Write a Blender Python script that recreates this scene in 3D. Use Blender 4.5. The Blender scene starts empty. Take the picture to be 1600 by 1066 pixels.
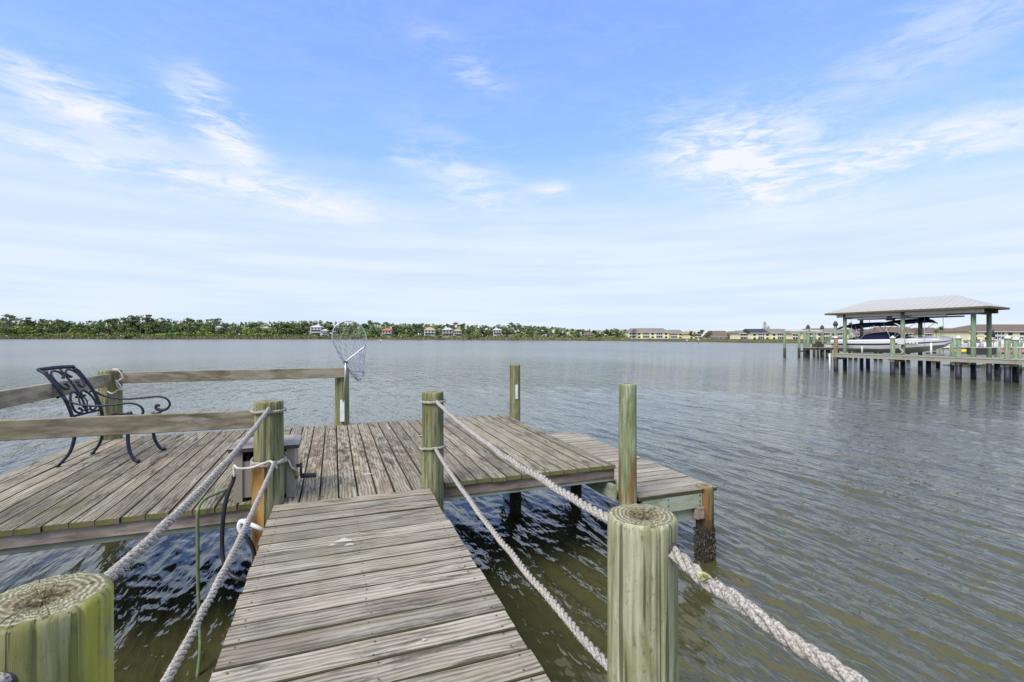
import bpy, math, random
import numpy as np
from mathutils import Vector, Matrix
random.seed(7); rng = np.random.default_rng(11)
scn = bpy.context.scene
R = math.radians
# ------------------------------------------------------------------ camera, world, sun
YAW = R(20.4); SN, CS = math.sin(YAW), math.cos(YAW)
CH = 2.30; FP = 750.0; HZ = 526.5
cam = bpy.data.cameras.new('camera'); camo = bpy.data.objects.new('camera', cam)
scn.collection.objects.link(camo); scn.camera = camo
cam.sensor_width = 36; cam.lens = 36 * FP / 1600; cam.clip_start = .05; cam.clip_end = 6000
cam.shift_y = -(533 - HZ) / 1600
camo.location = (0, 0, CH); camo.rotation_euler = (R(90), 0, -YAW)

w = bpy.data.worlds.new('World'); scn.world = w; w.use_nodes = True
nt = w.node_tree; nt.nodes.clear()
class NT:
    def __init__(s, nt): s.nt = nt
    def n(s, typ, ins=None, **kw):
        nd = s.nt.nodes.new(typ)
        for k, v in kw.items(): setattr(nd, k, v)
        for k, v in (ins or {}).items():
            if isinstance(v, bpy.types.NodeSocket): s.nt.links.new(v, nd.inputs[k])
            else: nd.inputs[k].default_value = v
        return nd
    def m(s, op, a, b=0.0, c=None, clamp=False):
        ins = {0: a, 1: b}
        if c is not None: ins[2] = c
        return s.n('ShaderNodeMath', ins, operation=op, use_clamp=clamp).outputs[0]
    def mix(s, f, a, b, blend='MIX'):
        nd = s.n('ShaderNodeMix', data_type='RGBA', blend_type=blend)
        for idx, v in ((0, f), (6, a), (7, b)):
            if isinstance(v, bpy.types.NodeSocket): s.nt.links.new(v, nd.inputs[idx])
            else: nd.inputs[idx].default_value = (tuple(v) + (1,) if (idx > 0 and len(v) == 3) else v)
        return nd.outputs[2]
    def ss(s, x, a, b, lo=0.0, hi=1.0):
        return s.n('ShaderNodeMapRange', {0: x, 1: a, 2: b, 3: lo, 4: hi}, interpolation_type='SMOOTHSTEP', clamp=True).outputs[0]
    def noise(s, vec, scale, detail=4, rough=.55, dist=0.0):
        return s.n('ShaderNodeTexNoise', {'Vector': vec, 'Scale': scale, 'Detail': detail, 'Roughness': rough, 'Distortion': dist}).outputs[0]
    def ramp(s, f, stops, interp='LINEAR'):
        nd = s.n('ShaderNodeValToRGB', {0: f}); cr = nd.color_ramp; cr.interpolation = interp
        while len(cr.elements) < len(stops): cr.elements.new(.5)
        for e, (p, c) in zip(cr.elements, stops): e.position = p; e.color = tuple(c) + (1,) if len(c) == 3 else c
        return nd.outputs[0]
    def mapv(s, vec, scale=(1, 1, 1), loc=(0, 0, 0), rot=(0, 0, 0)):
        return s.n('ShaderNodeMapping', {'Vector': vec, 'Scale': scale, 'Location': loc, 'Rotation': rot}).outputs[0]
g = NT(nt)
SUN_EL, SUN_AZ = R(47), R(238)     # azimuth clockwise from +Y (behind-left of the camera)
sky = g.n('ShaderNodeTexSky', sky_type='NISHITA', sun_disc=False, sun_elevation=SUN_EL, sun_rotation=SUN_AZ, altitude=0, air_density=1.1, dust_density=.3, ozone_density=3.0)
tc = g.n('ShaderNodeTexCoord'); D = g.n('ShaderNodeVectorMath', {0: tc.outputs['Generated']}, operation='NORMALIZE').outputs[0]
sx = g.n('ShaderNodeSeparateXYZ', {0: D})
az = g.m('MULTIPLY', g.m('ARCTAN2', sx.outputs[0], sx.outputs[1]), 57.29578)
el = g.m('MULTIPLY', g.m('ARCSINE', sx.outputs[2]), 57.29578)
# blue of the upper air, a little violet-leaning as on the day
SKYGAIN = 1.0
blue = g.mix(1.0, sky.outputs[0], (1.75, 1.98, 2.65), 'MULTIPLY')
peri = g.ramp(g.m('MULTIPLY', el, 1 / 60.0), [(.10, (.235, .42, .80)), (.35, (.20, .355, .80)), (.62, (.13, .255, .72)), (1.0, (.09, .2, .55))])
peri = g.mix(1.0, peri, (10.0, 10.0, 10.0), 'MULTIPLY')
blue = g.mix(.72, blue, peri)
# even veil of high haze thickening towards the horizon
pl = g.n('ShaderNodeCombineXYZ', {0: g.m('MULTIPLY', az, .016), 1: g.m('MULTIPLY', el, .085), 2: 0.0}).outputs[0]
wv = g.noise(pl, 1.5, 6, .55, .6)
veil_el = g.m('ADD', el, g.m('MULTIPLY', g.m('SUBTRACT', wv, .5), 7.0))
veil = g.m('POWER', g.ss(veil_el, 24.0, 8.0), 1.2)
veil = g.m('MAXIMUM', g.m('MULTIPLY', veil, .93), .05)
# wisps: streaky noise kept where patches of cirrus hang
warp = g.n('ShaderNodeTexNoise', {'Vector': pl, 'Scale': 5.0, 'Detail': 3.0, 'Roughness': .6}).outputs[1]
wp = g.n('ShaderNodeVectorMath', {0: pl, 1: g.n('ShaderNodeVectorMath', {0: warp, 3: .17}, operation='SCALE').outputs[0]}, operation='ADD').outputs[0]
st = g.mapv(wp, (1.9, 1.15, 1), rot=(0, 0, R(10)))
n1 = g.noise(st, 7.0, 11, .68, .45)
n2 = g.noise(g.mapv(wp, (1, 1, 1), (3.1, 7.7, 0)), 1.7, 4, .5)
def patch(a0, e0, ra, re, rot, gain):
    dx = g.m('SUBTRACT', az, a0); dy = g.m('SUBTRACT', el, e0); c, s_ = math.cos(R(rot)), math.sin(R(rot))
    X = g.m('ADD', g.m('MULTIPLY', dx, c / ra), g.m('MULTIPLY', dy, s_ / ra)); Y = g.m('ADD', g.m('MULTIPLY', dx, -s_ / re), g.m('MULTIPLY', dy, c / re))
    r2 = g.m('ADD', g.m('MULTIPLY', X, X), g.m('MULTIPLY', Y, Y))
    return g.m('MULTIPLY', g.m('EXPONENT', g.m('MULTIPLY', r2, -1.0)), gain)
acc = None
for p in [(45.5, 19.0, 8, 3.6, -14, 1.15), (60, 16.2, 10, 2.2, 6, .95), (47.5, 15.2, 4, 1.8, -35, .7), (-22, 20.0, 6.5, 2.1, -8, .80), (-19, 15.4, 12, 1.4, -4, .75), (-11.0, 20.5, 4.2, 1.7, -38, 1.05),
          (-11, 23, 3.0, 1.2, -38, .5), (14.5, 29.5, 5, 1.5, -25, .42), (15.5, 17.5, 7, 3.0, -30, .6), (25, 17, 2, .8, 0, .6), (-3, 14.8, 10, 2.0, -10, .65), (8, 20, 2.0, .8, 0, .4), (62, 25, 12, 3, 15, .28),
          (150, 30, 30, 8, 10, .7), (-120, 26, 28, 7, -12, .7), (-70, 18, 16, 4, 0, .7), (100, 20, 15, 4, 5, .7)]:
    q = patch(*p); acc = q if acc is None else g.m('ADD', acc, q)
wis = g.m('MULTIPLY', g.m('ADD', acc, .06), g.ss(g.m('ADD', n1, g.m('MULTIPLY', g.m('SUBTRACT', n2, .5), .6)), .33, .68))
wis = g.m('ADD', g.m('MULTIPLY', wis, 1.15), g.m('MULTIPLY', g.m('MULTIPLY', acc, g.ss(n2, .3, .6)), .22), clamp=True)
cloudcol = (5.5, 6.05, 6.5); wispcol = (6.2, 6.4, 7.0)
low = g.noise(g.n('ShaderNodeCombineXYZ', {0: g.m('MULTIPLY', az, .02), 1: g.m('MULTIPLY', el, .32), 2: 4.0}).outputs[0], 2.2, 5, .5)
cc = g.mix(g.ss(low, .35, .65), (4.8, 5.6, 6.7), cloudcol)
# the water side of the world: below the horizon a plain continuation
col = g.mix(veil, blue, cc)
# unseen cloud sheet added above the frame to neutralise blue ambient light and reflections
hn = g.noise(g.mapv(D, (1, 1, 1.6)), 2.4, 6, .6)
hi = g.m('MULTIPLY', g.ss(g.m('ADD', el, g.m('MULTIPLY', g.m('SUBTRACT', hn, .5), 12.0)), 35.5, 44.0), g.ss(hn, .02, .26))
col = g.mix(g.m('MULTIPLY', hi, .93), col, (7.0, 7.0, 6.9))
col = g.mix(wis, col, wispcol)
bg = g.n('ShaderNodeBackground', {'Color': col, 'Strength': .1})
out = g.n('ShaderNodeOutputWorld', {'Surface': bg.outputs[0]})
sun = bpy.data.lights.new('sun', 'SUN'); suno = bpy.data.objects.new('sun', sun); scn.collection.objects.link(suno)
sun.energy = 2.6; sun.angle = R(28); sun.color = (1, .92, .80)
sd = Vector((math.sin(SUN_AZ) * math.cos(SUN_EL), math.cos(SUN_AZ) * math.cos(SUN_EL), math.sin(SUN_EL)))
suno.rotation_euler = sd.to_track_quat('Z', 'Y').to_euler()
vs = scn.view_settings; vs.view_transform = 'Standard'; vs.look = 'None'; vs.gamma = 1; vs.exposure = 0.54; vs.use_curve_mapping = False
scn.render.engine = 'CYCLES'

# ------------------------------------------------------------------ helpers
COL = scn.collection
def at(px, py, z=0.0):
    d = FP * (CH - z) / (py - HZ); l = (px - 800) / FP * d
    return Vector((l * CS + d * SN, -l * SN + d * CS, z))
def atd(px, py, d):
    l = (px - 800) / FP * d
    return Vector((l * CS + d * SN, -l * SN + d * CS, CH - (py - HZ) * d / FP))
def onv(px, py, v):          # point of the vertical plane y = v
    r = (px - 800) / FP; d = v / (CS - r * SN)
    return atd(px, py, d)
def onu(px, py, u):
    r = (px - 800) / FP; d = u / (SN + r * CS)
    return atd(px, py, d)
class MB:
    def __init__(s): s.v = []; s.f = []; s.m = []; s.n = 0; s.smooth = []
    def add(s, V, F, mi=0, smooth=False):
        V = np.asarray(V, float).reshape(-1, 3); s.v.append(V)
        for i, f in enumerate(F):
            s.f.append(tuple(int(k) + s.n for k in f)); s.m.append(mi if isinstance(mi, int) else mi[i]); s.smooth.append(smooth)
        s.n += len(V); return s
    def box(s, c, d, rz=0, mi=0, rot=None):
        x, y, z = d[0] / 2, d[1] / 2, d[2] / 2
        V = np.array([(a * x, b * y, e * z) for e in (-1, 1) for b in (-1, 1) for a in (-1, 1)])
        M = np.array(rot.to_matrix()) if rot is not None else np.array(Matrix.Rotation(rz, 3, 'Z'))
        V = V @ M.T + np.array(c)
        return s.add(V, [(0, 2, 3, 1), (4, 5, 7, 6), (0, 1, 5, 4), (2, 6, 7, 3), (0, 4, 6, 2), (1, 3, 7, 5)], mi)
    def beam(s, a, b, wd, ht, mi=0, up=(0, 0, 1)):
        a = Vector(a); b = Vector(b); t = (b - a).normalized(); sd_ = t.cross(Vector(up)).normalized(); u = sd_.cross(t)
        V = [p + sd_ * (i * wd / 2) + u * (j * ht / 2) for p in (a, b) for (i, j) in ((-1, -1), (1, -1), (1, 1), (-1, 1))]
        return s.add([tuple(v) for v in V], [(0, 3, 2, 1), (4, 5, 6, 7), (0, 1, 5, 4), (1, 2, 6, 5), (2, 3, 7, 6), (3, 0, 4, 7)], mi)
    def tube(s, pts, r, n=8, mi=0, cap=True, smooth=True, closed=False):
        P = np.array([tuple(p) for p in pts], float); N = len(P)
        T = np.gradient(P, axis=0) if not closed else np.roll(P, -1, 0) - np.roll(P, 1, 0)
        T /= np.linalg.norm(T, axis=1)[:, None] + 1e-12
        up = np.array([0, 0, 1.0]) if abs(T[0][2]) < .9 else np.array([1.0, 0, 0])
        V = []; u = np.cross(T[0], up); u /= np.linalg.norm(u)
        rr = np.full(N, r, float) if np.isscalar(r) else np.asarray(r, float)
        an = np.linspace(0, 2 * math.pi, n, endpoint=False)
        for i in range(N):
            u = u - T[i] * np.dot(u, T[i]); u /= np.linalg.norm(u) + 1e-12; w_ = np.cross(T[i], u)
            V.append(P[i] + rr[i] * (np.cos(an)[:, None] * u + np.sin(an)[:, None] * w_))
        V = np.concatenate(V); F = []
        for i in range(N if closed else N - 1):
            j = (i + 1) % N
            for k in range(n):
                k2 = (k + 1) % n; F.append((i * n + k, i * n + k2, j * n + k2, j * n + k))
        if cap and not closed: F.append(tuple(range(n - 1, -1, -1))); F.append(tuple((N - 1) * n + k for k in range(n)))
        return s.add(V, F, mi, smooth)
    def lathe(s, prof, c=(0, 0, 0), n=24, mi=0, smooth=True, capb=True, capt=True):
        an = np.linspace(0, 2 * math.pi, n, endpoint=False); V = []
        for r, z in prof: V.append(np.stack([np.cos(an) * r, np.sin(an) * r, np.full(n, z)], 1))
        V = np.concatenate(V) + np.array(c); F = []
        for i in range(len(prof) - 1):
            for k in range(n):
                k2 = (k + 1) % n; F.append((i * n + k, i * n + k2, (i + 1) * n + k2, (i + 1) * n + k))
        if capb: F.append(tuple(range(n - 1, -1, -1)))
        if capt: F.append(tuple((len(prof) - 1) * n + k for k in range(n)))
        return s.add(V, F, mi, smooth)
    def prism(s, poly, z0, z1, mi=0):
        n = len(poly); V = [(x, y, z0) for x, y in poly] + [(x, y, z1) for x, y in poly]
        F = [tuple(range(n - 1, -1, -1)), tuple(range(n, 2 * n))] + [(i, (i + 1) % n, n + (i + 1) % n, n + i) for i in range(n)]
        return s.add(V, F, mi)
    def mesh(s, name, mats):
        me = bpy.data.meshes.new(name); V = np.concatenate(s.v) if s.v else np.zeros((0, 3))
        me.from_pydata(V.tolist(), [], s.f)
        for m in (mats if isinstance(mats, (list, tuple)) else [mats]): me.materials.append(m)
        me.polygons.foreach_set('material_index', s.m); me.polygons.foreach_set('use_smooth', s.smooth); me.update()
        return me
    def build(s, name, mats, parent=None, loc=(0, 0, 0), rz=0):
        return link(name, s.mesh(name, mats), parent, loc, rz)
def link(name, me, parent=None, loc=(0, 0, 0), rz=0):
    o = bpy.data.objects.new(name, me); COL.objects.link(o); o.parent = parent; o.location = loc; o.rotation_euler = (0, 0, rz); return o
def tag(o, label=None, cat=None, group=None, kind=None):
    if label: o['label'] = label
    if cat: o['category'] = cat
    if group: o['group'] = group
    if kind: o['kind'] = kind
    return o
def thing(name, label, cat, loc=(0, 0, 0), rz=0, group=None):
    return tag(link(name, None, None, loc, rz), label, cat, group)
def copy_tree(o, loc, rz=0, sc=None, label=None, parent=None):
    c = o.copy(); COL.objects.link(c); c.parent = parent
    if parent is None:
        c.location = loc; c.rotation_euler = (0, 0, rz)
        if sc is not None: c.scale = sc
        if label: c['label'] = label
    for ch in o.children: copy_tree(ch, None, parent=c)
    return c
def crom(pts, n=8):
    P = [Vector(p) for p in pts]; P = [2 * P[0] - P[1]] + P + [2 * P[-1] - P[-2]]; out_ = []
    for i in range(1, len(P) - 2):
        for k in range(n):
            t = k / n; a, b, c, d = P[i - 1:i + 3]
            out_.append(.5 * ((2 * b) + (c - a) * t + (2 * a - 5 * b + 4 * c - d) * t * t + (3 * b - a - 3 * c + d) * t ** 3))
    out_.append(P[-2]); return out_

# ------------------------------------------------------------------ materials
def mat(name, rough=.7, spec=.3, metal=0.0):
    m = bpy.data.materials.new(name); m.use_nodes = True; m.node_tree.nodes.clear(); q = NT(m.node_tree)
    b = q.n('ShaderNodeBsdfPrincipled', {'Roughness': rough, 'Specular IOR Level': spec, 'Metallic': metal})
    q.n('ShaderNodeOutputMaterial', {'Surface': b.outputs[0]}); q.b = b; q.mat = m
    q.set = lambda k, v: (q.nt.links.new(v, b.inputs[k]) if isinstance(v, bpy.types.NodeSocket) else setattr(b.inputs[k], 'default_value', v))
    return m, q
def simple(name, c, rough=.6, spec=.3, metal=0.0, var=.18, scale=6.0, dirt=None, bump=0.0):
    m, q = mat(name, rough, spec, metal); t = q.n('ShaderNodeTexCoord').outputs['Object']
    n = q.noise(t, scale, 5, .6); c = tuple(c)
    lo = tuple(x * (1 - var) for x in c); hi = tuple(min(1, x * (1 + var)) for x in c)
    col = q.mix(n, lo, hi)
    if dirt: col = q.mix(q.ss(q.noise(t, scale * .45, 6, .65), .5, .72), col, dirt)
    q.set('Base Color', col)
    if bump: q.set('Normal', q.n('ShaderNodeBump', {'Strength': .5, 'Distance': bump, 'Height': q.noise(t, scale * 6, 4)}).outputs[0])
    return m
def plank_mat(name, dark, mid, light, moss=0.15, mould=.5, brown=.2, seedv=0.0, world_moss=None, light_amt=1.0, patch_=False):
    m, q = mat(name, .82, .25)
    tcn = q.n('ShaderNodeTexCoord'); oi = q.n('ShaderNodeObjectInfo')
    off = q.n('ShaderNodeCombineXYZ', {0: q.m('MULTIPLY', oi.outputs['Random'], 61.0), 1: q.m('MULTIPLY', oi.outputs['Random'], 23.0), 2: seedv})
    t = q.n('ShaderNodeVectorMath', {0: tcn.outputs['Object'], 1: off.outputs[0]}, operation='ADD').outputs[0]
    pos = q.n('ShaderNodeNewGeometry').outputs['Position']
    wob = q.n('ShaderNodeTexNoise', {'Vector': q.mapv(t, (1.2, 3, 3)), 'Scale': 2.2, 'Detail': 3.0}).outputs[1]
    tw = q.n('ShaderNodeVectorMath', {0: t, 1: q.n('ShaderNodeVectorMath', {0: wob, 3: .05}, operation='SCALE').outputs[0]}, operation='ADD').outputs[0]
    fine = q.noise(q.mapv(tw, (6.5, 85, 40)), 1.0, 6, .62)
    med = q.noise(q.mapv(tw, (3.6, 24, 20)), 1.0, 6, .66)
    rings = q.n('ShaderNodeTexWave', {'Vector': q.mapv(tw, (.35, 7.5, 3)), 'Scale': 1.6, 'Distortion': 7.0, 'Detail': 3.0, 'Detail Scale': 1.3}, wave_type='BANDS', bands_direction='Y').outputs[1]
    h = q.m('ADD', q.m('ADD', q.m('MULTIPLY', fine, .36), q.m('MULTIPLY', med, .44)), q.m('MULTIPLY', rings, .20))
    base = q.ramp(h, [(.32, dark), (.47, mid), (.64, light)])
    tone = q.m('ADD', .74, q.m('MULTIPLY', oi.outputs['Random'], .46))
    base = q.mix(1.0, base, q.n('ShaderNodeCombineColor', {0: tone, 1: tone, 2: tone}).outputs[0], 'MULTIPLY')
    br = q.ss(q.noise(q.mapv(t, (1.3, 8, 5), (4, 2, 9)), 1.0, 4), .50, .72)
    base = q.mix(q.m('MULTIPLY', br, brown), base, (.19, .125, .075))
    # black mould in streaks and blotches
    mo = q.m('MULTIPLY', q.ss(q.noise(q.mapv(t, (2.4, 13, 8), (9, 5, 1)), 1.0, 8, .72), .50, .62), q.ss(q.noise(pos, .9, 3, .6), .36, .56))
    base = q.mix(q.m('MULTIPLY', mo, mould), base, (.055, .05, .042))
    if patch_:    # damp dirty patch on the boards straight ahead of the walkway
        sp_ = q.n('ShaderNodeSeparateXYZ', {0: pos}); ex = q.m('DIVIDE', q.m('SUBTRACT', sp_.outputs[0], .15), .75); ey = q.m('DIVIDE', q.m('SUBTRACT', sp_.outputs[1], 5.4), 1.3)
        pm = q.ss(q.m('ADD', q.m('ADD', q.m('MULTIPLY', ex, ex), q.m('MULTIPLY', ey, ey)), q.m('MULTIPLY', q.m('SUBTRACT', q.noise(pos, 2.5, 4), .5), 1.5)), 1.25, .35)
        pn = q.noise(q.mapv(t, (4, 14, 8), (7, 1, 2)), 1.6, 7, .75)
        base = q.mix(q.m('MULTIPLY', pm, q.ss(pn, .46, .60, 0, .85)), base, q.mix(q.ss(q.noise(q.mapv(t, (.8, 9, 8)), 1.0, 3), .45, .6), (.05, .045, .03), (.16, .095, .045)))
        base = q.mix(q.m('MULTIPLY', pm, q.ss(pn, .44, .36, 0, .45)), base, (.55, .53, .47))
    # pale bleached wear
    wl = q.ss(q.noise(q.mapv(t, (1.6, 20, 8), (1, 15, 3)), 1.0, 7, .7), .55, .72)
    base = q.mix(q.m('MULTIPLY', wl, .55 * light_amt), base, (.56, .55, .52))
    # splashes of bird lime / lichen
    li = q.ss(q.noise(q.mapv(t, (1, 1, 1), (2, 3, 5)), 9.0, 6, .75), .69, .74)
    base = q.mix(q.m('MULTIPLY', li, .7), base, (.62, .61, .57))
    gm = q.ss(q.noise(q.mapv(pos, (1, .5, 1)), 1.6, 5, .65), .50, .72)
    if world_moss is not None:
        px_ = q.n('ShaderNodeSeparateXYZ', {0: pos}).outputs[0]
        gm = q.m('MULTIPLY', gm, q.ss(px_, world_moss[0], world_moss[1], world_moss[2], world_moss[3]))
    base = q.mix(q.m('MULTIPLY', gm, moss), base, (.13, .145, .045))
    # knots
    vn = q.n('ShaderNodeTexVoronoi', {'Vector': q.mapv(t, (1.7, 6, 6)), 'Scale': 1.0}, feature='F1')
    kn = q.ss(vn.outputs[0], .085, .03)
    base = q.mix(q.m('MULTIPLY', kn, .75), base, (.07, .05, .04))
    q.set('Base Color', base)
    hh = q.m('SUBTRACT', q.m('ADD', h, q.m('MULTIPLY', wl, .08)), q.m('MULTIPLY', mo, .15))
    q.set('Normal', q.n('ShaderNodeBump', {'Strength': .55, 'Distance': .006, 'Height': hh}).outputs[0])
    return m
M = {}
M['deck'] = plank_mat('weathered_deck_wood', (.09, .078, .055), (.225, .20, .15), (.36, .335, .275), .75, .95, .6, world_moss=(-3.2, 1.5, 1.0, .25), patch_=True)
M['walk'] = plank_mat('grey_walkway_wood', (.115, .10, .078), (.265, .24, .195), (.40, .375, .325), .22, .8, .35, 5.0)
M['low'] = plank_mat('pale_landing_wood', (.15, .135, .105), (.30, .275, .225), (.43, .40, .34), .12, .3, .2, 9.0)
M['rail'] = plank_mat('rail_wood', (.13, .11, .075), (.26, .225, .16), (.38, .34, .26), .75, .4, .5, 13.0)
M['beam'] = plank_mat('brown_beam_wood', (.15, .115, .09), (.26, .205, .165), (.37, .305, .25), .12, .35, .4, 17.0, light_amt=.4)
M['mint'] = plank_mat('green_treated_wood', (.25, .30, .20), (.37, .43, .30), (.50, .55, .40), .10, .12, .12, 21.0, light_amt=.4)
M['mintdark'] = plank_mat('dull_treated_wood', (.17, .19, .14), (.25, .28, .20), (.33, .36, .27), .2, .3, .2, 25.0, light_amt=.3)
M['moss'] = simple('mossy_end_grain', (.135, .14, .035), .9, .1, var=.7, scale=24, dirt=(.17, .15, .09), bump=.004)
M['edge'] = simple('algae_and_gap_shade_edge', (.07, .067, .038), .95, .1, var=.5, scale=20)  # algae tint, with the shade of the board gaps painted in as well
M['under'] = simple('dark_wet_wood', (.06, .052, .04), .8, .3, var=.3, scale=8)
def post_mat(name, a, b, c, stain=None, top=False, lichen=.0):
    m, q = mat(name, .85, .2)
    t = q.n('ShaderNodeTexCoord').outputs['Object']; pos = q.n('ShaderNodeNewGeometry').outputs['Position']
    oi = q.n('ShaderNodeObjectInfo').outputs['Random']
    off = q.n('ShaderNodeCombineXYZ', {0: q.m('MULTIPLY', oi, 31.0), 1: q.m('MULTIPLY', oi, 17.0), 2: 0.0}).outputs[0]
    t2 = q.n('ShaderNodeVectorMath', {0: t, 1: off}, operation='ADD').outputs[0]
    if top:
        s_ = q.n('ShaderNodeSeparateXYZ', {0: t}); wb = q.noise(t, 14, 3)
        rr = q.m('ADD', q.m('SQRT', q.m('ADD', q.m('POWER', s_.outputs[0], 2.0), q.m('POWER', s_.outputs[1], 2.0))), q.m('MULTIPLY', wb, .022))
        ring = q.m('ADD', q.m('MULTIPLY', q.m('SINE', q.m('MULTIPLY', rr, 560.0)), .5), .5)
        nn = q.noise(t, 60, 5, .7); base = q.mix(q.m('MULTIPLY', ring, q.ss(nn, .3, .6)), b, c)
        ang = q.m('ARCTAN2', s_.outputs[1], s_.outputs[0])
        crack = q.ss(q.noise(q.n('ShaderNodeCombineXYZ', {0: q.m('MULTIPLY', ang, 3.0), 1: q.m('MULTIPLY', rr, 3.0), 2: 1.0}).outputs[0], 3.0, 3), .62, .68)
        base = q.mix(crack, base, (.06, .055, .04))
        core = q.ss(rr, .075, .035); cn = q.noise(t, 95, 5, .75)
        base = q.mix(q.m('MULTIPLY', core, .85), base, q.ramp(cn, [(.35, (.035, .03, .02)), (.5, (.13, .11, .06)), (.66, (.50, .45, .30))]))
        q.set('Base Color', base)
        hgt = q.m('SUBTRACT', q.m('ADD', q.m('MULTIPLY', ring, .5), q.m('MULTIPLY', cn, core)), q.m('MULTIPLY', crack, .8))
        q.set('Normal', q.n('ShaderNodeBump', {'Strength': .9, 'Distance': .004, 'Height': hgt}).outputs[0]); return m
    f = q.noise(q.mapv(t2, (60, 60, 3.0)), 1.0, 6, .65); n = q.noise(q.mapv(t2, (14, 14, 2.2)), 1.0, 5, .6)
    sweep = q.noise(q.mapv(t2, (9, 9, 1.6)), 1.0, 4, .6, 1.6)
    base = q.ramp(q.m('ADD', q.m('MULTIPLY', f, .5), q.m('MULTIPLY', n, .5)), [(.39, b), (.50, a), (.60, c)])
    base = q.mix(q.ss(sweep, .5, .62, 0, .65), base, (.17, .175, .07))
    crk = q.ss(q.noise(q.mapv(t2, (42, 42, 1.3), (5, 5, 5)), 1.0, 3, .5), .61, .66)
    base = q.mix(q.m('MULTIPLY', crk, .75), base, (.05, .055, .03))
    spk = q.ss(q.noise(q.mapv(t2, (1, 1, .45)), 85, 5, .8), .56, .66); base = q.mix(q.m('MULTIPLY', spk, .6), base, (.07, .08, .035))
    if lichen:
        sx_ = q.n('ShaderNodeSeparateXYZ', {0: t}); l = q.m('MULTIPLY', q.ss(q.m('SUBTRACT', sx_.outputs[0], q.m('MULTIPLY', sx_.outputs[1], .2)), .072, .098), q.ss(q.noise(t2, 12, 5, .7), .34, .52))
        base = q.mix(q.m('MULTIPLY', l, lichen), base, (.36, .36, .04))
        base = q.mix(q.ss(q.noise(q.mapv(t2, (7, 7, 3)), 1.3, 4), .45, .68, 0, .5), base, (.17, .18, .05))
    if stain:
        z = q.n('ShaderNodeSeparateXYZ', {0: pos}).outputs[2]
        s1 = q.m('MULTIPLY', q.ss(q.m('ADD', z, q.m('MULTIPLY', q.noise(q.mapv(t2, (16, 16, 1.2)), 1.0, 4), stain[2])), stain[0], stain[1]), q.ss(q.noise(q.mapv(t2, (11, 11, 1.0), (2, 7, 1)), 1.0, 4), .46, .60))
        base = q.mix(s1, base, q.mix(f, (.10, .05, .02), (.34, .19, .07)))
    # tide line: dark, wet, crusted with oysters
    z = q.n('ShaderNodeSeparateXYZ', {0: pos}).outputs[2]
    tide = q.ss(q.m('ADD', z, q.m('MULTIPLY', q.noise(t2, 12, 4), .3)), .72, .42)
    base = q.mix(tide, base, q.mix(q.ss(q.noise(t2, 55, 4, .8), .58, .7), (.03, .027, .02), (.22, .20, .17)))
    q.set('Base Color', base)
    hgt = q.m('SUBTRACT', q.m('ADD', q.m('MULTIPLY', f, .6), q.m('MULTIPLY', n, .4)), q.m('MULTIPLY', crk, .9))
    q.set('Normal', q.n('ShaderNodeBump', {'Strength': .7, 'Distance': .006, 'Height': hgt}).outputs[0])
    return m
M['post'] = post_mat('mossy_post_wood', (.19, .195, .10), (.09, .09, .04), (.30, .305, .19))
M['postnear'] = post_mat('pale_green_post_wood', (.29, .30, .185), (.19, .19, .10), (.43, .435, .31))
M['postlime'] = post_mat('lichen_post_wood', (.23, .235, .115), (.12, .12, .05), (.37, .38, .24), lichen=.75)
M['poststain'] = post_mat('rust_stained_post_wood', (.22, .265, .15), (.12, .145, .07), (.35, .40, .27), stain=(1.50, 1.22, .35))
M['postfar'] = post_mat('green_pile_wood', (.20, .27, .18), (.13, .17, .11), (.30, .37, .27))
M['postamber'] = post_mat('amber_pile_wood', (.19, .145, .075), (.10, .075, .04), (.28, .23, .13), stain=(1.3, .9, .3))
M['posttop'] = post_mat('post_end_grain', 0, (.15, .15, .09), (.44, .43, .33), top=True)
M['amber'] = plank_mat('raw_amber_wood', (.10, .05, .02), (.30, .16, .045), (.46, .28, .10), .05, .2, .2, 30.0, light_amt=.15)
M['blacksleeve'] = simple('black_pile_wrap', (.022, .022, .035), .5, .4, var=.3)
M['oyster'] = simple('oyster_crust', (.07, .065, .055), .9, .3, var=.8, scale=40, dirt=(.24, .22, .19), bump=.02)
def rope_mat(name, a, b):
    m, q = mat(name, .9, .15); t = q.n('ShaderNodeTexCoord').outputs['Object']
    n = q.noise(t, 180, 4, .7); n2 = q.noise(t, 14, 4)
    base = q.mix(q.ss(n, .35, .62), a, b); base = q.mix(q.ss(n2, .5, .75, 0, .5), base, (.33, .30, .25))
    q.set('Base Color', base); q.set('Normal', q.n('ShaderNodeBump', {'Strength': .8, 'Distance': .003, 'Height': n}).outputs[0]); return m
M['rope'] = rope_mat('weathered_rope', (.17, .155, .14), (.52, .495, .46))
M['cord'] = rope_mat('white_cord', (.40, .39, .37), (.68, .67, .64))
M['iron'] = simple('dark_blue_cast_metal', (.014, .020, .040), .5, .4, .1, var=.4, scale=18, dirt=(.035, .04, .055))
M['alu'] = simple('dull_aluminium', (.55, .56, .57), .4, .5, .8, var=.15, scale=20)
M['netcord'] = simple('blue_net_cord', (.46, .50, .64), .8, .2, var=.3, scale=30)
M['pvc'] = simple('white_plastic', (.74, .75, .76), .4, .4, var=.05, scale=12, dirt=(.55, .55, .5))
M['taupe'] = simple('taupe_plastic', (.30, .265, .225), .55, .3, var=.12, scale=9, dirt=(.24, .21, .17), bump=.001)
M['taupelid'] = simple('pale_grey_plastic', (.29, .27, .265), .65, .3, var=.12, scale=7, dirt=(.36, .34, .34))
M['charcoal'] = simple('charcoal_plastic', (.055, .05, .055), .5, .3)
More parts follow.
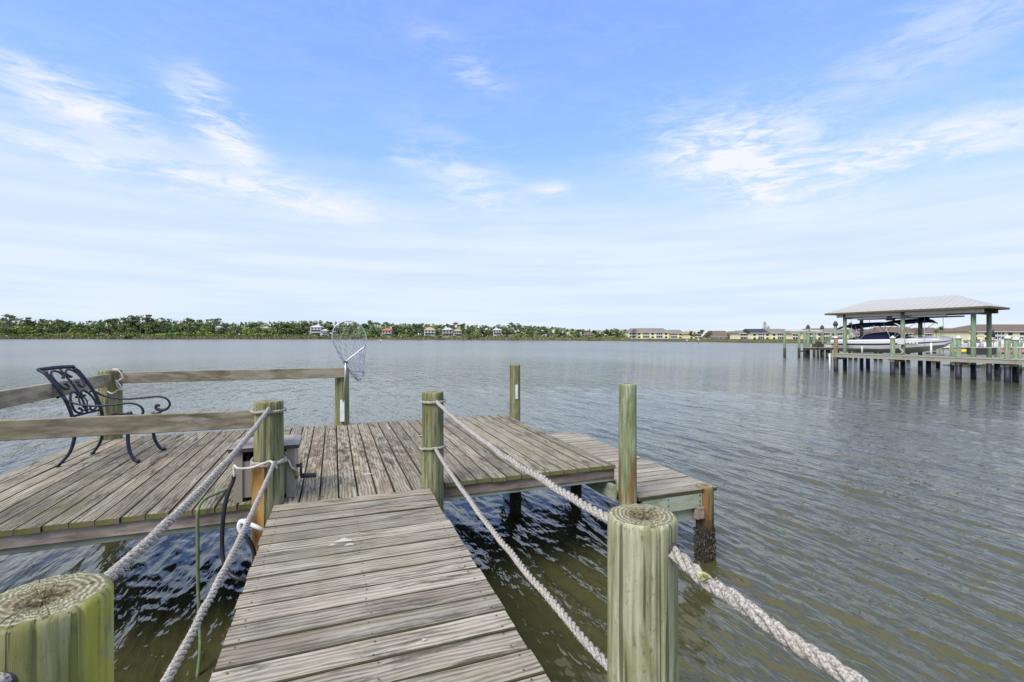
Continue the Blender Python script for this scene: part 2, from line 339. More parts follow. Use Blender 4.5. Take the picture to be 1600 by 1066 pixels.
M['hosegreen'] = simple('green_hose_rubber', (.13, .175, .08), .6, .3, var=.4, scale=22, dirt=(.34, .36, .22))
M['hoseblack'] = simple('black_hose_rubber', (.018, .02, .026), .45, .4, var=.3, scale=20)
M['white'] = simple('white_paint', (.66, .66, .64), .5, .3, var=.07, scale=3, dirt=(.58, .57, .53))
M['rust'] = simple('rusty_nail', (.06, .035, .025), .8, .3, var=.4, scale=50)

def tag_children_stuff(o): o['kind'] = 'stuff'; return o

# ------------------------------------------------------------------ water
def water_material():
    m, q = mat('brackish_water', .06, .5); q.b.inputs['IOR'].default_value = 1.56; q.b.inputs['Specular Tint'].default_value = (1, .92, .75, 1)
    pos = q.n('ShaderNodeNewGeometry').outputs['Position']
    n = q.noise(pos, .12, 4, .6)
    far = q.n('ShaderNodeVectorMath', {0: pos}, operation='LENGTH').outputs['Value']
    q.set('Roughness', q.ss(far, 8.0, 90.0, .045, .20))     # wind-roughened open channel, smoother in the lee of the dock
    q.set('Base Color', q.mix(n, (.054, .056, .024), (.074, .074, .036)))
    a = q.noise(q.mapv(pos, (5.6, 1.5, 1), rot=(0, 0, R(8))), 1.0, 3, .55, .3)
    b = q.noise(q.mapv(pos, (2.2, .6, 1), rot=(0, 0, R(-7))), 1.0, 3, .55, .3)
    c = q.noise(q.mapv(pos, (.55, .28, 1), rot=(0, 0, R(20))), 1.0, 3, .5)
    gust = q.ss(q.noise(q.mapv(pos, (.05, .022, 1)), 1.0, 4, .6), .3, .7, .65, 1.25)
    d_ = q.noise(q.mapv(pos, (13, 3.4, 1), rot=(0, 0, R(-4))), 1.0, 2, .5)
    h = q.m('ADD', q.m('ADD', q.m('MULTIPLY', a, .048), q.m('MULTIPLY', b, .095)), q.m('ADD', q.m('MULTIPLY', c, .09), q.m('MULTIPLY', d_, .026)))
    q.set('Normal', q.n('ShaderNodeBump', {'Strength': 1.0, 'Distance': 1.0, 'Height': q.m('MULTIPLY', h, gust)}).outputs[0])
    return m
M['water'] = water_material()
def build_water():
    r = [.5]
    while r[-1] < 3000:
        r.append(r[-1] * (1.0058 if 1.5 < r[-1] < 13 else 1.010 if r[-1] < 22 else (1.022 if r[-1] < 150 else 1.08)))
    r = np.array(r); th = np.concatenate([np.arange(-76, 76, .23), np.arange(78, 282, 6.0)]); th = np.radians(th)
    T, RR = np.meshgrid(th, r); A = YAW + T
    X = RR * np.sin(A); Y = RR * np.cos(A); Z = np.zeros_like(X)
    dr = np.gradient(r)[:, None] * np.ones_like(T); dt = RR * np.gradient(th)[None, :]
    sp = np.maximum(dr, np.abs(dt))
    for i in range(96):
        small = i < 74
        lam = math.exp(rng.uniform(math.log(.085), math.log(.42))) if small else math.exp(rng.uniform(math.log(.42), math.log(1.6))); ang = rng.normal(0.05, .15 if small else .28)
        if rng.random() < .10: ang += rng.normal(.9, .5)
        k = 2 * math.pi / lam; kx, ky = k * math.cos(ang), k * math.sin(ang)
        slope = .040 if small else .021
        wgt = np.clip((lam / sp - 3.2) / 2.5, 0, 1)
        ph = X * kx + Y * ky + rng.uniform(0, 6.28)
        env = .7 + .5 * np.sin(X * ky * .13 - Y * kx * .11 + rng.uniform(0, 6.28))
        Z += wgt * env * (slope / k) * (np.cos(ph) + .28 * np.cos(2 * ph))
    V = np.stack([X, Y, Z], -1).reshape(-1, 3); nr, nc = X.shape
    i, j = np.meshgrid(np.arange(nr - 1), np.arange(nc), indexing='ij'); j2 = (j + 1) % nc
    F = np.stack([i * nc + j, (i + 1) * nc + j, (i + 1) * nc + j2, i * nc + j2], -1).reshape(-1, 4)
    V = np.vstack([V, [[0, 0, 0]]]); c = len(V) - 1
    tri = np.stack([np.full(nc, c), np.arange(nc), (np.arange(nc) + 1) % nc], 1)
    me = bpy.data.meshes.new('water'); me.vertices.add(len(V)); me.vertices.foreach_set('co', V.ravel())
    nl = F.size + tri.size; me.loops.add(nl); me.loops.foreach_set('vertex_index', np.concatenate([F.ravel(), tri.ravel()]).astype(np.int32))
    ns = np.concatenate([np.arange(len(F)) * 4, F.size + np.arange(len(tri)) * 3]).astype(np.int32)
    me.polygons.add(len(ns)); me.polygons.foreach_set('loop_start', ns)
    me.update(calc_edges=True); me.polygons.foreach_set('use_smooth', np.ones(len(ns), bool)); me.materials.append(M['water'])
    # face upwards
    if me.polygons[10].normal.z < 0: me.flip_normals()
    tag(link('water', me), kind='structure')
build_water()

# ------------------------------------------------------------------ far shore: terrain, marsh, trees, houses
def simple_leaf(name, cols, rough=.7):
    m, q = mat(name, rough, .15); oi = q.n('ShaderNodeObjectInfo').outputs['Random']
    t = q.n('ShaderNodeTexCoord').outputs['Object']
    c = q.ramp(oi, [(i / max(1, len(cols) - 1), k) for i, k in enumerate(cols)])
    c = q.mix(q.noise(t, .9, 3), q.mix(1.0, c, (.75, .75, .75), 'MULTIPLY'), q.mix(1.0, c, (1.3, 1.3, 1.25), 'MULTIPLY'))
    q.set('Base Color', c); return m
M['leaf_bush'] = simple_leaf('bright_shrub_leaves', [(.18, .26, .065), (.23, .30, .08), (.155, .23, .065), (.24, .275, .11)])
M['leaf_oak'] = simple_leaf('dark_oak_leaves', [(.12, .175, .075), (.165, .21, .085), (.14, .19, .09)])
M['leaf_pine'] = simple_leaf('pine_needles', [(.12, .155, .075), (.16, .185, .095)])
M['leaf_palm'] = simple_leaf('palm_fronds', [(.11, .14, .05), (.15, .16, .075)])
M['leaf_grass'] = simple_leaf('marsh_grass', [(.20, .20, .10), (.20, .20, .10)])
M['bark'] = simple('tree_bark', (.17, .15, .125), .9, .1, var=.3)
M['soil'] = simple('marsh_ground', (.10, .095, .055), .95, .1, var=.35, scale=.3)
SH = [(-700, 529.0), (-200, 529.5), (0, 529.8), (250, 530.0), (500, 530.0), (650, 530.8), (800, 531.7), (950, 532.6), (1100, 534.6), (1250, 536.5), (1400, 539), (1600, 541), (1900, 545), (2600, 560)]
def shore(px):
    xs = [s[0] for s in SH]; ys = [s[1] for s in SH]; return at(px, float(np.interp(px, xs, ys)))
def shore_d(px): return FP * CH / (float(np.interp(px, [s[0] for s in SH], [s[1] for s in SH])) - HZ)
def inland(px, extra, z=0.0):
    d = shore_d(px) + extra; p = atd(px, HZ, d); p.z = z; return p
mb = MB(); pxs = np.linspace(-700, 2600, 160); prof = [(0, -.4), (1.5, .35), (6, .8), (20, 1.1), (120, 1.5), (900, 2.0)]
V = []
for p in pxs:
    for e, z in prof: q_ = inland(p, e + (1.5 * math.sin(p * .05) + 1.0 * math.sin(p * .13) if e < 10 else 0), z); V.append(tuple(q_))
F = [(i * 6 + j, (i + 1) * 6 + j, (i + 1) * 6 + j + 1, i * 6 + j + 1) for i in range(len(pxs) - 1) for j in range(5)]
mb.add(V, F, 0, True); o = mb.build('far_shore_ground', M['soil']); tag(o, kind='structure')

def cards(n, cx, rad, size, aspect=.7, fill=.5, up=.3):
    V = []; F = []
    for i in range(n):
        d = rng.normal(size=3); d /= np.linalg.norm(d); r_ = (fill + (1 - fill) * rng.random())
        c = np.array(cx) + d * np.array(rad) * r_
        a = rng.normal(size=3); a[2] *= up; a /= np.linalg.norm(a); b = np.cross(a, rng.normal(size=3)); b /= np.linalg.norm(b)
        s_ = size * rng.uniform(.6, 1.3); k = len(V)
        V += [c - a * s_, c + b * s_ * aspect, c + a * s_, c - b * s_ * aspect]; F.append((k, k + 1, k + 2, k + 3))
    return V, F
def tree_proto(kind, seedn):
    global rng; old = rng; rng = np.random.default_rng(seedn)
    cr = MB(); tr = MB(); H_ = 10.0
    if kind == 'oak':
        tr.tube([(0, 0, 0), (.2, 0, 3), (0, .2, 6.5)], [.35, .28, .12], 6)
        for k in range(3): a = k * 2.1; tr.tube([(0, 0, 2.5), (1.8 * math.cos(a), 1.8 * math.sin(a), 5.5)], [.18, .08], 5)
        for k in range(9):
            a = rng.uniform(0, 6.28); rr = rng.uniform(.6, 3.0); c = (rr * math.cos(a), rr * math.sin(a), rng.uniform(3.2, 8.6) - rr * .3)
            s_ = rng.uniform(1.1, 1.9); cr.add(*cards(85, c, (s_ * 1.25, s_ * 1.25, s_ * .85), .42, fill=.35))
        m_ = M['leaf_oak']
    elif kind == 'pine':
        tr.tube([(0, 0, 0), (.15, 0, 4), (-.1, .1, 8), (.1, 0, 9.6)], [.22, .18, .12, .05], 6)
        for k in range(6):
            a = rng.uniform(0, 6.28); rr = rng.uniform(.5, 2.4); z = rng.uniform(6.6, 9.6); c = (rr * math.cos(a), rr * math.sin(a), z)
            tr.tube([(0, 0, z - 1.0), c], [.07, .03], 4)
            s_ = rng.uniform(.7, 1.35); cr.add(*cards(38, c, (s_ * 1.25, s_ * 1.25, s_ * .6), .36, fill=.3, up=.7))
        m_ = M['leaf_pine']
    elif kind == 'palm':
        tr.tube([(0, 0, 0), (.1, 0, 3), (0, .05, 7.4)], [.2, .16, .15], 6)
        for k in range(22):
            a = k * 2.4; e = rng.uniform(-.5, 1.1); L = 2.1; pts = []
            for t_ in np.linspace(0, 1, 5): pts.append(np.array([math.cos(a) * L * t_ * math.cos(e * .6), math.sin(a) * L * t_ * math.cos(e * .6), 7.4 + L * t_ * math.sin(e) - 1.3 * t_ * t_]))
            sd_ = np.array([-math.sin(a), math.cos(a), 0]); V = []
            for t_, p_ in zip(np.linspace(0, 1, 5), pts): w_ = .38 * math.sin(math.pi * (t_ * .85 + .12)); V += [p_ - sd_ * w_ - [0, 0, w_ * .6], p_, p_ + sd_ * w_ - [0, 0, w_ * .6]]
            F = [];
            for i in range(4): F += [(i * 3, i * 3 + 1, i * 3 + 4, i * 3 + 3), (i * 3 + 1, i * 3 + 2, i * 3 + 5, i * 3 + 4)]
            cr.add(V, F)
        m_ = M['leaf_palm']
    elif kind == 'norfolk':
        tr.tube([(0, 0, 0), (0, 0, 10)], [.2, .04], 6)
        for k in range(8):
            z = 4.2 + k * .72; rr = 1.9 * (1 - (k / 9.0)) + .25
            for j in range(6): a = j * 1.047 + k; tr.tube([(0, 0, z), (rr * math.cos(a), rr * math.sin(a), z + .25)], [.05, .03], 4); cr.add(*cards(7, (rr * .7 * math.cos(a), rr * .7 * math.sin(a), z + .2), (rr * .4, rr * .4, .14), .22))
        m_ = M['leaf_pine']
    elif kind == 'shrub':
        for k in range(4): a = k * 1.6; tr.tube([(.2 * math.cos(a), .2 * math.sin(a), 0), (.9 * math.cos(a), .9 * math.sin(a), 2.2)], [.09, .04], 4)
        for k in range(8):
            a = rng.uniform(0, 6.28); rr = rng.uniform(.2, 2.3); s_ = rng.uniform(.8, 1.3); cr.add(*cards(40, (rr * math.cos(a), rr * math.sin(a), rng.uniform(.7, 2.9)), (s_ * 1.2, s_ * 1.2, s_), .4, fill=.4))
        m_ = M['leaf_bush']
    rng = old
    return cr.mesh('crown', m_), tr.mesh('trunk', M['bark'])
PRO = {k: [tree_proto(k, sdn + i) for i in range(3)] for sdn, k in enumerate(['oak', 'pine', 'palm', 'norfolk', 'shrub'])}
NAMES = {'oak': ('broadleaf_tree', 'tree'), 'pine': ('pine_tree', 'pine tree'), 'palm': ('palm_tree', 'palm tree'), 'norfolk': ('norfolk_pine', 'pine tree'), 'shrub': ('shrub', 'shrub')}
def plant(kind, p, hgt, wid, label, group=None, rz=None):
    cm, tm = PRO[kind][random.randrange(3)]; base = {'shrub': 3.8}.get(kind, 10.0 if kind != 'palm' else 8.2)
    t = thing(NAMES[kind][0], label, NAMES[kind][1], p, random.uniform(0, 6.28) if rz is None else rz, group)
    t.scale = (wid, wid, hgt / base); link('crown', cm, t); link('trunk', tm, t); return t
TOP = [(-700, 498), (-200, 499), (0, 497), (30, 500), (80, 500), (130, 502), (165, 499), (200, 495), (240, 497), (262, 501), (330, 499), (355, 504), (400, 502), (450, 501), (500, 501), (560, 505), (590, 504), (620, 506),
       (660, 506), (700, 507), (740, 508), (780, 510), (800, 508), (860, 511), (900, 515), (950, 515), (985, 516), (1100, 516), (1300, 518), (2600, 505)]
def topy(px): return float(np.interp(px, [a for a, b in TOP], [b for a, b in TOP]))
# back rank of the wood
SEC = [(60, 'at the left edge'), (160, 'left of the tallest clump'), (262, 'in the tallest left clump'), (330, 'right of the tallest clump'), (375, 'under the wide open pine'), (440, 'at middle left'), (480, 'left of the pyramid-roofed house'),
       (520, 'behind the pyramid-roofed house'), (560, 'behind the net hoop'), (595, 'right of the net hoop'), (625, 'behind the orange-roofed house'), (665, 'left of the tan-roofed house'), (690, 'by the tan-roofed house'), (725, 'by the large grey house'), (768, 'left of the high white house'), (790, 'by the high white house'),
       (860, 'below the broken pines'), (905, 'left of the low grey-roofed house'), (935, 'by the low grey-roofed house'), (2000, 'just left of the condos')]
def sector(px): return next(b for a, b in SEC if px < a)
def tall(h): return 'tall' if h > 17 else ('short' if h < 12 else 'mid-sized')
px = -90.0
while px < 985:
    d = shore_d(px) + random.uniform(42, 70); p = atd(px, HZ, d); p.z = 1.2
    ty = topy(px) + random.uniform(-1.0, 3.5); h = (HZ - ty) * d / FP + CH - 1.2; kind = 'oak' if random.random() < .9 else 'pine'
    plant(kind, p, h, h / 10 * random.uniform(1.1, 1.5), tall(h) + (' dark broadleaf tree in the far wood ' if kind == 'oak' else ' dark pine rising in the far wood ') + sector(px), 'trees in the far wood')
    px += 750 / d * random.uniform(5.5, 8.5)
# middle rank
px = -90.0
while px < 985:
    d = shore_d(px) + random.uniform(20, 38); p = atd(px, HZ, d); p.z = 1.1
    if not any(a < px < b for a, b in ((484, 532), (590, 622), (660, 722), (768, 790), (905, 930))):
        r_ = random.random(); kind = 'palm' if r_ < .14 and px > 160 else ('oak' if r_ < .75 else 'shrub')
        ty = topy(px) + (10 if px < 560 else 7) + random.uniform(-3, 3); h = (HZ - ty) * d / FP + CH - 1.1
        lab = {'palm': 'pale palm before the far wood ', 'oak': 'round tree before the far wood ', 'shrub': 'tall bright shrub before the far wood '}[kind] + sector(px)
        plant(kind, p, h, h / (4 if kind == 'shrub' else 8) * random.uniform(.8, 1.1), lab, 'trees in front of the far wood')
    px += 750 / d * random.uniform(7, 11)
# front shrubs
px = -90.0
while px < 1300:
    d = shore_d(px) + random.uniform(7, 16); p = atd(px, HZ, d); p.z = .9
    big = px < 560; hy = (6.0 if px < 380 else 4.5) if big else 3.8
    h = max(1.6, (hy + random.uniform(-1.5, 2)) * d / FP + (CH - .9) * .8)
    if px > 985: h = random.uniform(.9, 1.5); p.z = .15
    plant('shrub', p, h, h / 3.8 * random.uniform(1.4, 2.1), ('bright green shrub on the marsh bank ' + sector(px)) if px < 985 else 'low green shrub on the bank below the yellow condos', 'shrubs along the far bank')
    px += 750 / d * random.uniform(7, 12) * (1.0 if px < 985 else .7)
# tall single pines above the canopy
for (px, ty, lab) in [(14, 490, 'tall flat-topped pine at the far left edge'), (40, 494, 'dark round-headed pine right of the flat-topped pine'), (68, 497, 'open pine pair above bright shrubs on the left shore'), (92, 498, 'thin bare-crowned pine on the left shore'), (175, 496, 'small umbrella pine left of the tallest clump'),
                       (200, 490.5, 'leafy crown topping the tallest left clump'), (228, 489.5, 'umbrella pine with open limbs beside the tallest left clump'), (258, 495, 'small dark pine head above the left wood'), (295, 496, 'pine head breaking the skyline in the left wood'), (337, 496, 'wide open pine above the middle of the left wood'),
                       (582, 499, 'rounded pine just right of the landing net'), (604, 502, 'leaning pine above the orange-roofed house'), (658, 504, 'small pine above the tan-roofed house'), (690, 506, 'flat pine between the tan and grey houses'), (710, 503, 'tall open pine right of the grey house'), (722, 504, 'tall open pine beside the grey house, the right one'), (757, 507, 'umbrella pine left of the white far house'),
                       (778, 506, 'dark pine above the white far house'), (800, 503, 'tallest broken pine right of the white far house'), (808, 504, 'second broken pine right of the white far house'), (836, 508, 'dark pine with drooping shoulder'), (850, 510, 'low dark pine left of the low grey-roofed house'), (962, 512, 'spindly pine near the condos'), (990, 514, 'dark rounded tree at the left end of the condos')]:
    d = shore_d(px) + 30; p = atd(px, HZ, d); p.z = 1.1; h = (HZ - ty) * d / FP + CH - 1.1
    plant('pine', p, h, h / 10 * 1.2, lab)
for (px, ty, k, lab) in [(1081, 515, 'oak', 'tree behind the condo gap, left of the gable'), (1095, 513, 'oak', 'tall tree mass behind the middle condos'), (1106, 514, 'oak', 'tree mass behind the middle condos, right side'), (1142, 516, 'oak', 'round tree between the gabled condos'), (1195, 502, 'norfolk', 'tall tiered pine above the dark condo roof'), (1201, 509, 'norfolk', 'shorter tiered pine above the dark condo roof'),
                         (1237, 513, 'oak', 'tree top showing over the long condo roof'), (1470, 509, 'palm', 'palm beside the boathouse post, taller of two'), (1463, 514, 'palm', 'shorter palm beside the boathouse post')]:
    d = 265 if px < 1400 else 150; p = atd(px, HZ, d); p.z = 1.1; h = (HZ - ty) * d / FP + CH - 1.1
    plant(k, p, h, h / 10 * (1.0 if k != 'palm' else 1.0), lab)
# one solid backing wood that nobody could count
V = []; F = []
for px in np.arange(-120, 1000, 1.3):
    for k in range(9):
        d = shore_d(px) + random.uniform(55, 95); ty = topy(px) + random.uniform(1.0, 26); c = np.array(atd(px + random.uniform(-1, 1), ty, d)); c[2] = max(c[2], 1.6)
        a = rng.normal(size=3); a /= np.linalg.norm(a); b = np.cross(a, rng.normal(size=3)); b /= np.linalg.norm(b); s_ = random.uniform(.9, 2.0); n_ = len(V)
        V += [c - a * s_, c + b * s_, c + a * s_, c - b * s_]; F.append((n_, n_ + 1, n_ + 2, n_ + 3))
mb = MB(); mb.add(V, F); tag(mb.build('distant_wood', M['leaf_oak']), 'dense dark green wood filling in behind the far shore trees', 'woodland', kind='stuff')
V = []; F = []
for px in np.arange(-120, 1320, .16):
    for k in range(2):
        e = random.uniform(.3, 12) if px < 985 else random.uniform(.5, 5); q_ = inland(px + random.uniform(-.2, .2), e, .35 + e * .05)
        h = random.uniform(2.0, 4.3) * (1.0 if px < 560 else (.62 if px < 985 else .22)); w_ = random.uniform(.25, .6); a = random.uniform(0, 3.14); n_ = len(V)
        dx, dy = math.cos(a) * w_, math.sin(a) * w_
        V += [(q_.x - dx, q_.y - dy, 0.2), (q_.x + dx, q_.y + dy, 0.2), (q_.x + dx * .4 + random.uniform(-.3, .3), q_.y + dy * .4, h)]; F.append((n_, n_ + 1, n_ + 2))
mb = MB(); mb.add(V, F); tag(mb.build('marsh_grass', M['leaf_grass']), 'olive marsh grass fringing the far waterline', 'marsh grass', kind='stuff')

# houses on the far shore
M['yellow'] = simple('pale_yellow_stucco', (.85, .78, .48), .85, .2, var=.06, scale=.3)
M['roofgrey'] = simple('grey_brown_shingle', (.21, .19, .17), .9, .15, var=.15, scale=1.2)
M['roofdark'] = simple('dark_slate_shingle', (.045, .05, .07), .85, .2, var=.15, scale=1.2)
M['roofbrown'] = simple('brown_shingle', (.16, .125, .105), .9, .15, var=.15, scale=1.2)
M['roofwhite'] = simple('white_metal_roof', (.72, .74, .76), .45, .4, var=.05, scale=.6)
M['rooforange'] = simple('orange_tile_roof', (.42, .17, .08), .85, .2, var=.2, scale=1.2)
M['rooftan'] = simple('tan_roof', (.42, .33, .20), .85, .2, var=.15, scale=1.2)
M['housewhite'] = simple('house_white_paint', (.46, .46, .45), .7, .2, var=.08, scale=1)
M['houseroof'] = simple('pale_house_roof', (.50, .51, .53), .6, .3, var=.08, scale=1)
M['glass'] = simple('dark_window_glass', (.03, .035, .045), .15, .5, var=.2, scale=.5)
M['stuccogrey'] = simple('grey_stucco', (.36, .34, .34), .85, .2, var=.1, scale=.5)
def hip(mb, x0, x1, y0, y1, z0, z1, ins, mi=0, ov=.6):
    x0 -= ov; x1 += ov; y0 -= ov; y1 += ov; ym = (y0 + y1) / 2
    V = [(x0, y0, z0), (x1, y0, z0), (x1, y1, z0), (x0, y1, z0), (x0 + ins, ym, z1), (x1 - ins, ym, z1)]
    mb.add(V, [(0, 1, 5, 4), (1, 2, 5), (2, 3, 4, 5), (3, 0, 4), (3, 2, 1, 0)], mi)
def facing(px, d):    # frame whose local x runs to the right of the picture and local y away from the water
    p = atd(px, HZ, d); return p
WINM = MB().box((0, -.04, 0), (1.5, .08, .62)).mesh('window', M['glass'])
BALM = None
def condo(px0, px1, d, ry, ey, by, roof, label, bays, hipins=None, depth=11, gable=False):
    p0 = atd(px0, HZ, d); p1 = atd(px1, HZ, d); W_ = (p1 - p0).length; zb = CH - (by - HZ) * d / FP; ze = CH - (ey - HZ) * d / FP; zr = CH - (ry - HZ) * (d + depth / 2) / FP
    t = thing('apartment_building', label, 'building', (p0.x, p0.y, zb), -YAW, 'yellow waterfront condos'); h = ze - zb
    w_ = MB(); w_.box((W_ / 2, depth / 2, h / 2 - .6), (W_, depth, h + 1.2)); w_.build('wall', M['yellow'], t)
    r_ = MB(); hip(r_, 0, W_, 0, depth, h, zr - zb, W_ * .12 if hipins is None else hipins); r_.build('roof', roof, t)
    f_ = MB(); f_.box((W_ / 2, -.62, h - .12), (W_ + 1.2, .08, .22)); f_.build('fascia', M['white'], t)
    n = len(bays); bw = W_ / n
    for i, b in enumerate(bays):
        xc = (i + .5) * bw
        for lv in (0, 1):
            zc = h * (.28 if lv == 0 else .74)
            if b == 'w':
                for dx in ((-.27, .27) if bw > 4.4 else (0,)):
                    o = link('window', WINM, t, (xc + dx * bw, 0, zc)); o.scale = (min(1, bw * .4 / 1.5 * .9), 1, h * .25 / .62)
            elif b == 'b':   # dark slab painted as the shaded balcony opening, plus white posts and rail
                o = MB(); o.box((0, -.05, h * .03), (bw * .9, .1, h * .27)); g_ = o.build('balcony', M['glass'], t, (xc, 0, zc))
                r2 = MB(); r2.box((0, -.16, -h * .15), (bw * .94, .12, h * .14)); r2.build('balcony_rail', M['white'], g_)
                pm = MB().box((0, 0, 0), (.16, .12, h * .44)).mesh('balcony_post', M['white'])
                for dx in (-.47, -.16, .16, .47): link('balcony_post', pm, g_, (dx * bw, -.3, h * .02))
    return t
condo(983, 1046, 292, 513, 519.3, 530, M['roofgrey'], 'left end long yellow condo with grey hip roof by the wood', 'bwbwbw')
condo(1048, 1068, 292, 515.5, 520.5, 530, M['roofgrey'], 'short yellow condo wing right of the left end condo', 'bw')
condo(1077, 1091, 280, 517, 522, 530, M['rooftan'], 'small yellow condo with gable behind shrubs', 'w')
condo(1111, 1142, 268, 517, 526.5, 531, M['roofbrown'], 'low brown-roofed condo with broad sloping roof', 'bwb')
condo(1146, 1154, 268, 517.5, 521.5, 531, M['rooftan'], 'narrow yellow condo block in the gap', 'w')
condo(1156, 1184, 240, 516.5, 521, 532, M['roofgrey'], 'yellow condo section with balconies left of the dark roof', 'bw')
condo(1174, 1204, 236, 514, 520.3, 532, M['roofdark'], 'yellow condo under the dark slate roof', 'wbw', .1)
condo(1204.5, 1234, 234, 514, 520.3, 532, M['roofgrey'], 'yellow condo joined right of the dark slate roof', 'wbw', .1)
condo(1238, 1262, 228, 515.5, 521.5, 532.5, M['roofgrey'], 'yellow condo behind the old bare dock piles', 'bw')
condo(1264, 1330, 222, 513, 519.7, 532.5, M['roofgrey'], 'long yellow condo left of the boathouse', 'bwbwbw')
condo(1332, 1376, 218, 514.5, 520.2, 532.5, M['roofbrown'], 'yellow condo seen through the boathouse stern side', 'bwb')
condo(1378, 1440, 205, 511, 520.5, 532, M['roofbrown'], 'yellow condo with tall roof behind the boat canopy', 'bwbw')
condo(1444, 1478, 200, 512, 521, 532, M['roofbrown'], 'yellow condo behind the two palms', 'bwb')
condo(1480, 1512, 196, 513, 520.5, 533, M['roofbrown'], 'condo with dark screened balconies left of the right roof post', 'bbb')
condo(1514, 1680, 165, 507, 518, 533, M['roofbrown'], 'large right edge yellow condo with long brown roof', 'wwbwwbwwb', 9, 14)
def house(px, wpx, ry, ey, by, roof, wall, label, ins=.45):
    d = shore_d(px) + 26; p = atd(px - wpx / 2, HZ, d); W_ = wpx * d / FP; zb = CH - (by - HZ) * d / FP; h = (by - ey) * d / FP; H2 = (by - ry) * d / FP; dp = W_ * .7
    t = thing('waterfront_house', label, 'house', (p.x, p.y, zb), -YAW, 'houses among the far trees')
    MB().box((W_ / 2, dp / 2, h / 2 - .5), (W_, dp, h + 1)).build('wall', wall, t)
    r_ = MB(); hip(r_, 0, W_, 0, dp, h, H2, W_ * ins, 0, .8); r_.build('roof', roof, t)
    for i in range(3):
        for lv in (.28, .72):
            o = link('window', WINM, t, (W_ * (.2 + .3 * i), 0, h * lv)); o.scale = (W_ * .15 / 1.5, 1, h * .26 / .62)
    MB().box((W_ / 2, -.8, h * .5), (W_ * .9, 1.6, .18)).build('porch', M['white'], t)
house(493, 17, 508, 511.5, 519, M['houseroof'], M['housewhite'], 'white pyramid-roofed house in the far wood left of the net')
house(507, 8, 514.5, 517, 522, M['houseroof'], M['housewhite'], 'small white annex right of the pyramid-roofed house')
house(341, 8, 509.5, 511.5, 515, M['houseroof'], M['housewhite'], 'pale roof peeping from the wood at mid left')
house(414, 9, 510, 513, 518, M['rooftan'], M['stuccogrey'], 'faint tan roof peeping from the wood at mid left')
house(604, 15, 512.5, 516.5, 526, M['rooforange'], M['stuccogrey'], 'orange-roofed house right of the net')
house(671, 17, 511.5, 516, 524, M['rooftan'], M['housewhite'], 'tan-roofed two storey house among bare trunks')
house(699, 16, 512, 515.5, 526, M['houseroof'], M['stuccogrey'], 'large grey house with white roof on the far shore')
house(715, 12, 514, 517.5, 526, M['rooftan'], M['stuccogrey'], 'taupe house joined right of the large grey house')
house(777, 13, 512.5, 516, 523, M['houseroof'], M['housewhite'], 'white house high among the trees right of centre')
house(840, 12, 521, 523, 527, M['roofgrey'], M['housewhite'], 'low boathouse at the far waterline right of centre')
house(920, 15, 518.5, 523.5, 528, M['roofbrown'], M['stuccogrey'], 'low grey-roofed house left of the condos')
house(747, 9, 520.5, 522, 528, M['houseroof'], M['stuccogrey'], 'white-roofed pier shelter at the far waterline')
house(799, 9, 523, 524.5, 528, M['roofgrey'], M['housewhite'], 'grey-roofed pier shelter below the broken pines')
# channel markers
def marker(px, yw, yt, label):
    p = at(px, yw); t = thing('channel_marker', label, 'channel marker', p); h = (yw - yt) * (Vector((p.x, p.y)).length) / FP * .93
    MB().tube([(0, 0, -1), (0, 0, h)], .12, 8).build('pole', M['bark'], t); MB().box((0, -.15, h), (.5, .06, .5), -YAW).build('sign_board', M['white'], t)
marker(594.5, 536.5, 531.5, 'tiny lone marker pole in the water right of the net')
marker(1091, 537, 530.5, 'white-topped marker pole in the water before the condos')
marker(1073, 537, 532, 'dark short marker pole left of the white-topped one')

# ------------------------------------------------------------------ our dock
ZD = 1.06; ZL = .75
def plank_mesh(L, W_, T, name='plank', mats=None, seedn=0, n=9):
    rs = np.random.default_rng(seedn); xs = np.linspace(-L / 2, L / 2, n); c = .0045; V = []; F = []; mi = []
    for i, x in enumerate(xs):
        dy = rs.normal(0, .0008); dz = rs.normal(0, .0008)
        pr = [(-W_ / 2, -T), (W_ / 2, -T), (W_ / 2, -c), (W_ / 2 - c, 0), (-W_ / 2 + c, 0), (-W_ / 2, -c)]
        V += [(x, y + dy, z + dz) for y, z in pr]
    for i in range(n - 1):
        for k in range(6): F.append((i * 6 + k, (i + 1) * 6 + k, (i + 1) * 6 + (k + 1) % 6, i * 6 + (k + 1) % 6)); mi.append(2 if k in (1, 2, 4, 5) else 0)
    F.append((0, 1, 2, 3, 4, 5)); mi.append(1); e = (n - 1) * 6; F.append((e + 5, e + 4, e + 3, e + 2, e + 1, e)); mi.append(1)
    b = MB(); b.add(V, F, mi); return b.mesh(name, mats)
def nails(name, pts, parent, z, r=.0045):
    b = MB()
    for x, y in pts:
        V = [(x + r * math.cos(a), y + r * math.sin(a), z) for a in np.linspace(0, 2 * math.pi, 6, endpoint=False)]; b.add(V, [tuple(range(6))])
    o = b.build(name, M['rust'], parent); o['kind'] = 'stuff'; return o
dock = thing('dock_platform', 'wide main dock platform of grey weathered boards with mossy front edge', 'dock', (0, 0, 0))
PM = [plank_mesh(3.22, .1345, .036, mats=[M['deck'], M['moss'], M['edge']], seedn=i) for i in range(4)]
PML = plank_mesh(3.34, .1345, .036, mats=[M['deck'], M['moss'], M['edge']], seedn=9)
pitch = .1408; k = -6; us = []
